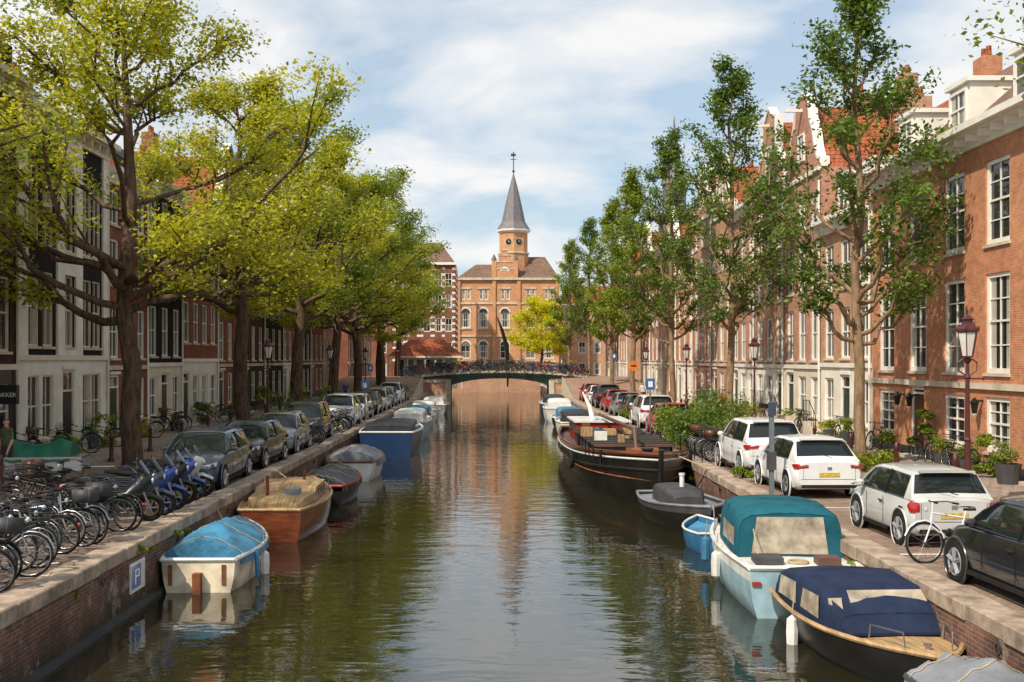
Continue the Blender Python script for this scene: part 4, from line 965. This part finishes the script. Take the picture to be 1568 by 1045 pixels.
b.poly([(-.62, .955, .68), (.62, .955, .68), (.58, .42, 1.08), (-.58, .42, 1.08)], CLEAR)
for s in (-1, 1): b.poly([(s * .78, .88, .66), (s * .89, .6, .66), (s * .87, .42, .96), (s * .72, .58, 1.0)], CLEAR)
b.build('canopy_windows', e)
b = MB()
for s in (-1, 1): b.path([(s * .55, 1.2, .54), (s * .55, 1.25, .76), (s * .35, 1.9, .80), (s * .33, 1.95, .56)], .012, CHROME, 5)
fender(b, 1.08, -.6, .2, HULLC); b.lathe([(.03, .5), (.03, .6), (.06, .62), (.06, .64)], CHROME, 8, (0, 1.9)); b.torus((.2, 1.5, .5), .15, .025, ROPE, 'z', 14, 5); b.build('rails', e)
e = boat('light_blue_cabin_boat', 5.72, 22.4, -3); b = MB(); pr = bprof(6.6, 2.3, .88, .86, .18, 2.4); hull(b, pr, HULLLB, HULLC, .05, band=HULLC); deck(b, pr, HULLC, 0, 1, .04); finish(b, e)
b = MB(); canopy(b, [(-2.0, .98, .86, 1.68), (-1.9, 1.0, .86, 1.76), (-.9, 1.0, .86, 1.82), (.2, .96, .86, 1.76), (.45, .92, .86, 1.6)], TEAL); b.build('canopy', e, True)
b = MB(); b.poly([(-.72, -2.02, .92), (.72, -2.02, .92), (.62, -2.02, 1.62), (-.62, -2.02, 1.62)], CLEAR)
for s in (-1, 1): b.poly([(s * 1.0, -1.7, 1.02), (s * 1.0, -.4, 1.02), (s * .985, -.4, 1.38), (s * .985, -1.7, 1.36)], CLEAR)
b.build('canopy_windows', e)
b = MB(); canopy(b, [(.4, .88, .86, 1.4), (1.1, .8, .86, 1.32), (1.7, .6, .88, 1.08), (2.2, .4, .9, .98)], HULLC)
for s in (-1, 1): b.box(s * .85 - .03, s * .85 + .03, .6, 1.1, 1.02, 1.22, CARGLASS)
b.build('cabin', e, True)
b = MB(); b.box(-.3, .3, -3.42, -3.32, .2, .46, HULLC); b.box(-.95, -.8, -3.34, -3.31, .58, .65, REDP); b.box(.6, .75, -3.34, -3.31, .58, .65, REDP)
b.path([(-.7, -2.1, 1.4), (-.65, -3.2, .2)], .012, ROPE, 5); b.path([(-.95, 1, .9), (-.8, 2.2, 1.27), (0, 3.1, 1.35), (.8, 2.2, 1.27), (.95, 1, .9)], .015, CHROME, 5); fender(b, -1.2, -.8, .5); fender(b, -1.15, 1.0, .5, TARPB)
b.box(.3, .7, -3.0, -2.6, .88, 1.02, WOODB); b.box(-.8, -.3, -2.9, -2.4, .88, 1.0, GREYDK); b.torus((0, -2.7, .9), .17, .03, ROPE, 'z', 14, 5)
motor(b, -3.3); b.build('fittings', e)
e = boat('blue_rowing_boat', 5.3, 26.75, 0); b = MB(); pr = bprof(2.2, 1.2, .45, .7, .25); hull(b, pr, plain('bright_blue_hull', (.03, .14, .28), .4, .2), HULLC, .03); deck(b, pr, TARPB, 0, 1, .15); finish(b, e)
e = boat('dark_steel_boat', 5.4, 30.35, 186); b = MB(); pr = bprof(4.8, 2.1, .60, .75, .3, 2.6); hull(b, pr, HULLK, TARPG, .04, band=GREYDK); deck(b, pr, TARPG, 0, 1, .1); finish(b, e)
b = MB(); canopy(b, [(-1.6, .5, .5, .88), (-1.4, .58, .5, .98), (.0, .56, .5, .98), (.4, .42, .52, .78)], GREYDK); b.lathe([(.07, .9), (.07, 1.3), (.09, 1.31), (.09, 1.37)], HULLC, 10, (0, -.3))
b.torus((.4, 1.1, .6), .2, .04, ROPE, 'z', 14, 5); b.build('cabin', e, True)
e = boat('black_barge', 5.0, 44.1, 180.6); b = MB(); L = 22; pr = bprof(L, 4.0, 1.15, .7, .45, 4.2, 30)
hull(b, pr, HULLK, WOODV, .07, band=HULLK); deck(b, pr, WOODB, 0, 1, .25, .96)
for s in (-1, 1):
    b.path([(s * (w + .03), y + .1 * max(0, t - .7) / .3 * h, h - .17) for t, y, w, h in pr], .035, HULLC, 5)
    b.path([(s * (w * .99 + .03), y + .06 * max(0, t - .7) / .3 * h, h - .5) for t, y, w, h in pr], .05, HULLK, 5)
    b.path([(s * (w * .985 + .02), y, h * .5) for t, y, w, h in pr], .03, RUST, 4)
b.path([(0, L / 2 - .05, -.2), (0, L / 2 + .12, .85), (0, L / 2 + .3, 1.85)], [.09, .1, .08], HULLK, 6)
finish(b, e)
b = MB(); b.box(-1.35, 1.35, -3.5, 5.2, 1.0, 1.45, GREYDK); b.box(-1.45, 1.45, -3.6, 5.3, 1.452, 1.52, WOODB)
for i in range(9): b.box(-1.47, 1.47, -3.3 + i * 1.02, -3.2 + i * 1.02, 1.53, 1.58, GREYDK)
b.box(-1.2, 1.2, -8.5, -4.6, 1.0, 1.75, REDP); b.box(-1.3, 1.3, -8.6, -4.5, 1.752, 1.83, HULLC)
for s in (-1, 1):
    for k in range(3): b.box(s * 1.21 - .01, s * 1.21 + .01, -8 + k * 1.1, -7.3 + k * 1.1, 1.3, 1.65, CARGLASS)
b.path([(0, 6.3, 1.0), (0, 5.6, 2.1), (0, -6, 2.05)], .08, WOODB, 8); b.path([(.4, -5.0, 1.8), (.5, -5.3, 2.4), (.8, -5.8, 3.1)], [.13, .11, .03], HULLC, 8)
b.box(-.5, .5, 7.0, 7.8, 1.1, 1.5, GREYDK); b.lathe([(.16, 1.1), (.16, 1.6), (.2, 1.62), (.2, 1.68)], BLACKP, 10, (0, 8.6)); b.path([(-.55, 7.4, 1.45), (.55, 7.4, 1.45)], .16, RUST, 10)
for s in (-1, 1):
    for y in (8.2, 4.5, 0): b.path([(s * 1.5, y, 1.1), (s * 1.5, y, 1.6)], .06, BLACKP, 6)
    b.torus((s * 2.06, 3.2, .8), .26, .09, RUBBER, 'x', 16, 6)
    for k in range(5): b.path([(s * 1.8, 8.6 - k * 1.3, 1.2), (s * 1.8, 8.6 - k * 1.3, 1.8)], .02, BLACKP, 4)
    b.path([(s * 1.8, 8.6 - k * 1.3, 1.8) for k in range(5)], .015, BLACKP, 4)
for k in range(16):
    xx = R.uniform(-1.1, 1.1); yy = R.uniform(-3, 7.5); zz = 1.56 if yy < 5.2 else 1.05; b.box(xx, xx + R.uniform(.15, .5), yy, yy + R.uniform(.2, .6), zz, zz + R.uniform(.1, .35), R.choice((RUST, HULLC, GREYDK, WOODD, TARPB, GREENP)))
b.path([(-.6, 9.5, 1.6), (-1.5, 11.2, 1.25)], .025, ROPE, 5)
b.build('deck_fittings', e)

# ------------------------------------------------------------------ street furniture
def lamp_mesh():
    b = MB()
    b.lathe([(.16, 0), (.16, .25), (.12, .3), (.11, .8), (.13, .85), (.075, .95), (.06, 1.6), (.08, 1.65), (.055, 1.7), (.045, 3.0), (.07, 3.05), (.04, 3.12), (.035, 3.35), (.1, 3.45), (.04, 3.5)], LAMPIRON, 12)
    b.path([(-.34, 0, 3.02), (.34, 0, 3.02)], .02, LAMPIRON, 6)
    for s in (-1, 1):
        b.path([(s * .05, 0, 3.1), (s * .2, 0, 3.2), (s * .22, 0, 3.38), (s * .1, 0, 3.46)], .018, LAMPIRON, 5); b.lathe([(.0, 2.97), (.035, 3.02), (0, 3.07)], LAMPIRON, 6, (s * .35, 0))
    b.lathe([(.11, 3.52), (.21, 4.05)], LAMPGLASS, 6)
    for k in range(6):
        a = k * math.pi / 3; b.path([(.115 * math.cos(a), .115 * math.sin(a), 3.5), (.218 * math.cos(a), .218 * math.sin(a), 4.07)], .012, LAMPIRON, 4)
        b.path([(.25 * math.cos(a), .25 * math.sin(a), 4.1), (.27 * math.cos(a), .27 * math.sin(a), 4.2)], [.03, .006], LAMPIRON, 5)
    b.lathe([(.12, 3.49), (.12, 3.53), (.1, 3.53)], LAMPIRON, 6)
    b.lathe([(.22, 4.05), (.26, 4.08), (.26, 4.13), (.13, 4.26), (.12, 4.33), (.16, 4.35), (.06, 4.42), (.015, 4.46), (.02, 4.56)], LAMPIRON, 6)
    return b.mesh('street_lamp', False)
LM = lamp_mesh()
for x, y in ((10.65, 24.2), (12.0, 49.5), (12.2, 68), (12.2, 86), (-10.75, 51.5), (-10.9, 72), (-10.9, 92)): inst('street_lamp', LM, (x, y, 0))
def sign(x, y, h, kind, z0=0):
    b = MB(); b.path([(0, 0, 0), (0, 0, h)], .035, CHROME, 8)
    if kind == 'round': b.disc((0, -.05, h - .3), .3, REDP, 'y', 20); b.disc((0, -.06, h - .3), .3, REDP, 'y', 20, -1); b.box(-.2, .2, -.075, -.063, h - .35, h - .25, WHITE)
    elif kind == 'blue': b.box(-.2, .2, -.06, -.04, h - .5, h, P_['blue']); b.box(-.1, .1, -.07, -.062, h - .38, h - .12, WHITE)
    elif kind == 'orange': b.poly([(0, -.06, h - .8), (.4, -.06, h - .4), (0, -.06, h), (-.4, -.06, h - .4)], plain('orange_sign', (.8, .2, .02), .5)); b.box(-.2, .2, -.075, -.063, h - .45, h - .35, BLACKP)
    elif kind == 'post': b.box(-.055, .055, -.05, .05, 0, h, plain('post_grey', (.12, .15, .16), .6)); b.box(-.1, .1, -.08, -.053, h - .35, h - .02, P_['navy']); b.box(-.1, .1, -.09, .09, .7, 1.15, GREYDK)
    b.build('traffic_sign' if kind != 'post' else 'parking_meter', loc=(x, y, z0))
sign(-9.4, 106, 3.2, 'round', 1.4); sign(-10, 88, 3, 'blue'); sign(11, 98, 3.6, 'blue', .4); sign(9.9, 76, 3.4, 'orange'); sign(6.95, 26.9, 2.4, 'post'); sign(7.0, 48, 2.6, 'blue'); sign(-6.95, 58.5, 2.3, 'blue')
b = MB(); b.box(XL + .003, XL + .03, 19.7, 20.5, -.85, -.3, P_['white']); b.box(XL + .031, XL + .036, 19.75, 20.25, -.78, -.36, P_['blue'])
b.path([(XL + .045, 19.9, -.7), (XL + .045, 19.9, -.45), (XL + .045, 20.1, -.45), (XL + .045, 20.1, -.57), (XL + .045, 19.9, -.57)], .018, WHITE, 4); b.build('mooring_sign')
b = MB(); b.box(-.36, .36, -.1, .1, -.3, .3, BLACKP); so = b.build('shop_sign', loc=(-15.23, 33.75, 2.35))
tx = bpy.data.curves.new('lettering', 'FONT'); tx.body = 'BAKKER'; tx.size = .19; tx.align_x = 'CENTER'; tx.extrude = .004; tx.materials.append(WHITE)
to = bpy.data.objects.new('lettering', tx); scene.collection.objects.link(to); to.parent = so; to.location = (0, -.106, -.07); to.rotation_euler = (D2R(90), 0, 0)
e = empty('cargo_trailer', (-12.35, 30.2, 0), D2R(8)); b = MB()
b.box(-1.1, .9, -.55, .55, .38, .72, P_['silver']); b.box(-1.12, .92, -.57, .57, .72, .76, CHROME)
for s in (-1, 1):
    b.torus((0 - .1, s * .62, .22), .16, .06, RUBBER, 'y', 16, 6); b.box(-.35, .15, s * .62 - .1, s * .62 + .1, .44, .48, GREYDK)
b.path([(.9, 0, .42), (1.7, 0, .42)], .035, CHROME, 6); b.path([(1.6, 0, .42), (1.6, 0, 0)], .03, CHROME, 6); b.torus((1.6, 0, .08), .06, .025, RUBBER, 'y', 10, 5)
b.box(-1.14, -1.1, -.5, -.3, .42, .52, TAILRED); b.build('body', e)
b = MB(); TG = plain('green_tarp', (.01, .13, .075), .55, .3, 2, bump=.03, bscale=5)
rows = [[(x, yy * .58, .62 + (.1 + .42 + .08 * math.sin(x * 4)) * (1 - abs(yy) ** 3) + noise.noise(Vector((x * 3, yy * 3, 0))) * .12) for yy in np.linspace(-1, 1, 11)] for x in np.linspace(-1.1, .6, 16)]
b.grid(rows, TG); b.poly(rows[0], TG); b.poly(rows[-1], TG); b.build('tarpaulin', e, True)
for y in (46.3, 52.0, 58.2, 63.5, 70):
    b = MB()
    for k in range(4): b.box(-1.1, 0, -.6 - .28 * (3 - k), .3, .11 + k * .17, .11 + (k + 1) * .17 - .003, LSTONE)
    b.path([(-1.05, -1.4, .2), (-1.05, -1.4, 1.1), (-1.05, -.5, 1.7), (-1.05, .3, 1.7), (-1.05, .3, .6)], .02, BLACKP, 5)
    for q in (-1.1, -.8, -.5, -.1): b.path([(-1.05, q, .4), (-1.05, q, 1.3 if q < -.6 else 1.7)], .012, BLACKP, 4)
    b.build('front_stoop', loc=(FR - .02, y, 0))
POT = plain('dark_pot', (.06, .06, .065), .6)
for i, (x, y, s) in enumerate(((13.8, 28.9, .5), (13.9, 31.5, .4), (13.9, 33.3, .42), (13.8, 37.4, .4), (13.9, 38.3, .35), (13.9, 42.3, .45), (13.9, 44.5, .4), (-14.9, 40.3, .4), (-14.9, 37, .4), (-14.9, 50.5, .4))):
    e = empty('potted_plant', (x, y, .11)); b = MB(); b.lathe([(.2 * s / .4, 0), (.28 * s / .4, s * 1.1), (.25 * s / .4, s * 1.1), (.24 * s / .4, s)], POT, 12); b.build('pot', e)
    r2 = random.Random(i); cs = [(r2.uniform(-.2, .2) * s * 2, r2.uniform(-.2, .2) * s * 2, s * r2.uniform(1.1, 2.1)) for _ in range(8)]
    inst('leaves', leaves_mesh('leaves', cs, .17, 500, .08, (LF_M, LF_D, LF_M)[i % 3], i, .2), (0, 0, 0), parent=e)
for y in (31.9, 38.0, 36.9):
    b = MB(); b.box(-.28, 0, -.03, .03, .2, .25, BLACKP); b.lathe([(.07, -.15), (.12, .15), (.15, .17), (.03, .32)], BLACKP, 6, (-.25, 0)); b.lathe([(.06, -.2), (.075, -.15)], LAMPGLASS, 6, (-.25, 0)); b.build('wall_lantern', loc=(FR - .003, y, 2.0))
b = MB(); b.lathe([(.1, 0), (.1, .12), (.075, .16), (.065, .75), (.085, .78), (.085, .84), (.05, .95), (.01, 1.0)], LAMPIRON, 10); BM = b.mesh('bollard', True)
for y in np.arange(24, 70, 4.1): inst('bollard', BM, (12.05, y, 0)); inst('bollard', BM, (-12.85, y, 0))

# ------------------------------------------------------------------ people
SKIN = plain('skin', (.5, .29, .2), .6, .08)
def person(name, loc, rot, shirt, trousers, hair, step=.16, H=1.75):
    s = H / 1.75
    J = [(0, 0, .95, .135), (0, 0, 1.15, .125), (0, .01, 1.36, .15), (0, .01, 1.47, .075), (0, .02, 1.54, .055), (0, .03, 1.63, .088), (0, .025, 1.70, .078)]
    ed = [(0, 1), (1, 2), (2, 3), (3, 4), (4, 5), (5, 6)]
    for sd in (-1, 1):
        k = len(J); st = step * sd
        J += [(sd * .09, 0, .9, .1), (sd * .1, st * .6 + .03, .5, .062), (sd * .1, st - .02, .1, .042), (sd * .11, st + .14, .035, .035)]
        ed += [(0, k), (k, k + 1), (k + 1, k + 2), (k + 2, k + 3)]
        k = len(J)
        J += [(sd * .17, 0, 1.42, .06), (sd * .24, -st * .3, 1.14, .042), (sd * .25, -st * .8 + .08, .9, .032), (sd * .25, -st * .9 + .1, .82, .03)]
        ed += [(2, k), (k, k + 1), (k + 1, k + 2), (k + 2, k + 3)]
        h = k + 3
        for q in range(4):
            kk = len(J); J += [(sd * .25 , -st * .9 + .08 + q * .018, .765, .009), (sd * .245, -st * .9 + .085 + q * .018, .735 + .006 * abs(q - 1), .008)]; ed += [(h, kk), (kk, kk + 1)]
        kk = len(J); J += [(sd * .235, -st * .9 + .14, .79, .01)]; ed += [(h, kk)]
    me = bpy.data.meshes.new('body'); me.from_pydata([(x * s, y * s, z * s) for x, y, z, r in J], ed, [])
    o = bpy.data.objects.new('body', me); scene.collection.objects.link(o)
    sk = o.modifiers.new('s', 'SKIN'); sub = o.modifiers.new('u', 'SUBSURF'); sub.levels = 2; sub.render_levels = 2
    for i, j in enumerate(J): me.skin_vertices[0].data[i].radius = (j[3] * s * (1.25 if i in (1, 2, 0) else 1), j[3] * s * (.85 if i in (0, 1, 2) else 1)); me.skin_vertices[0].data[i].use_root = (i == 0)
    dg = bpy.context.evaluated_depsgraph_get(); m2 = bpy.data.meshes.new_from_object(o.evaluated_get(dg)); bpy.data.objects.remove(o)
    m2.materials.clear()
    for m in (SKIN, shirt, trousers, BLACKP, hair): m2.materials.append(m)
    for p in m2.polygons:
        c = p.center / s; p.use_smooth = True
        arm = abs(c.x) > .2
        if c.z < .09: k = 3
        elif c.z < .98 and not arm and abs(c.x) < .2: k = 2
        elif c.z < 1.47 and (not arm or c.z > 1.16): k = 1
        elif c.z > 1.66 or (c.z > 1.58 and c.y < .0): k = 4
        else: k = 0
        p.material_index = k
    e = empty(name, loc, rot); inst('body', m2, (0, 0, 0), parent=e)
    b = MB(); b.lathe([(.001, 1.585), (.016, 1.59), (.001, 1.625)], SKIN, 6, (0, .125))
    for sd in (-1, 1): b.box(sd * .032 - .012, sd * .032 + .012, .108, .116, 1.628, 1.638, BLACKP); b.lathe([(.001, 1.59), (.02, 1.61), (.018, 1.64), (.001, 1.65)], SKIN, 6, (sd * .09, .02))
    b.box(-.025, .025, .106, .113, 1.565, 1.573, REDP)
    for i in range(len(b.v)): b.v[i] = tuple(q * s for q in b.v[i])
    b.build('face', e)
OLIVE = plain('olive_shirt', (.10, .12, .06), .9); JEANS = plain('jeans', (.05, .05, .06), .9); HAIR = plain('hair', (.05, .03, .02), .8)
CLW = plain('white_cotton', (.6, .58, .55), .9); CLR = plain('red_cotton', (.4, .05, .04), .9); CLB = plain('blue_cotton', (.06, .12, .3), .9)
person('pedestrian', (-13.35, 29.6, .11), D2R(160), OLIVE, JEANS, HAIR)
person('pedestrian', (11.4, 82, 0), D2R(180), CLW, JEANS, HAIR)
person('pedestrian', (12.9, 60, .11), D2R(0), CLR, JEANS, HAIR)
person('pedestrian', (-11.5, 84, 0), D2R(180), CLB, JEANS, HAIR)
for x, m in ((-6, CLW), (-1.2, CLR), (3.1, CLB), (7.2, CLW)): person('pedestrian', (x, 112.8, 2.2 - .007 * (x - .7) ** 2), D2R(R.choice((90, -90, 180))), m, JEANS, HAIR)

# ------------------------------------------------------------------ sky, sun, camera
w = bpy.data.worlds.new('World'); scene.world = w; w.use_nodes = True; nt = w.node_tree
bg = nt.nodes['Background']; sk = N(nt, 'ShaderNodeTexSky', sky_type='NISHITA'); sk.sun_disc = False
sx, sy = -.60, -.66; elev = 47
sk.sun_elevation = D2R(elev); sk.sun_rotation = math.atan2(sx, sy); sk.air_density = 1.0; sk.dust_density = 1.5
tc = N(nt, 'ShaderNodeTexCoord'); sp = N(nt, 'ShaderNodeSeparateXYZ'); nt.links.new(tc.outputs['Generated'], sp.inputs[0])
ad = N(nt, 'ShaderNodeMath', operation='ADD'); ad.inputs[1].default_value = .22; mx_ = N(nt, 'ShaderNodeMath', operation='MAXIMUM'); mx_.inputs[1].default_value = 0
nt.links.new(sp.outputs[2], mx_.inputs[0]); nt.links.new(mx_.outputs[0], ad.inputs[0])
dv = [N(nt, 'ShaderNodeMath', operation='DIVIDE') for _ in range(2)]; cb = N(nt, 'ShaderNodeCombineXYZ')
for i in range(2): nt.links.new(sp.outputs[i], dv[i].inputs[0]); nt.links.new(ad.outputs[0], dv[i].inputs[1]); nt.links.new(dv[i].outputs[0], cb.inputs[i])
no = N(nt, 'ShaderNodeTexNoise'); no.inputs['Scale'].default_value = 1.5; no.inputs['Detail'].default_value = 9; no.inputs['Roughness'].default_value = .52; no.inputs['Distortion'].default_value = .25
nt.links.new(cb.outputs[0], no.inputs[0])
cr = ramp(nt, no.outputs[0], [(.44, (0.0,) * 3), (.58, (.95,) * 3)])
haze = mixc(nt, .55, sk.outputs[0], (4.6, 5.6, 6.4))
c = mixc(nt, cr.outputs[0], haze, (6.85, 6.8, 6.75))
nt.links.new(c, bg.inputs[0]); bg.inputs[1].default_value = .14
sd = bpy.data.lights.new('sun', 'SUN'); sd.energy = 5.0; sd.angle = D2R(0.8); sd.color = (1, .89, .73)
so = bpy.data.objects.new('sun', sd); scene.collection.objects.link(so)
hl = math.cos(D2R(elev)); nrm = math.hypot(sx, sy); S = Vector((sx / nrm * hl, sy / nrm * hl, math.sin(D2R(elev))))
so.rotation_euler = (-S).to_track_quat('-Z', 'Y').to_euler(); so.location = (-20, -20, 40)
cam = bpy.data.cameras.new('camera'); co = bpy.data.objects.new('camera', cam); scene.collection.objects.link(co)
co.location = (0, 0, 3.45); co.rotation_euler = (D2R(90), 0, 0); cam.lens = 37.9; cam.sensor_width = 36; cam.shift_x = .0185; cam.shift_y = .018; cam.clip_end = 3000
scene.camera = co
scene.view_settings.view_transform = 'Standard'; scene.view_settings.look = 'None'; scene.view_settings.exposure = 0
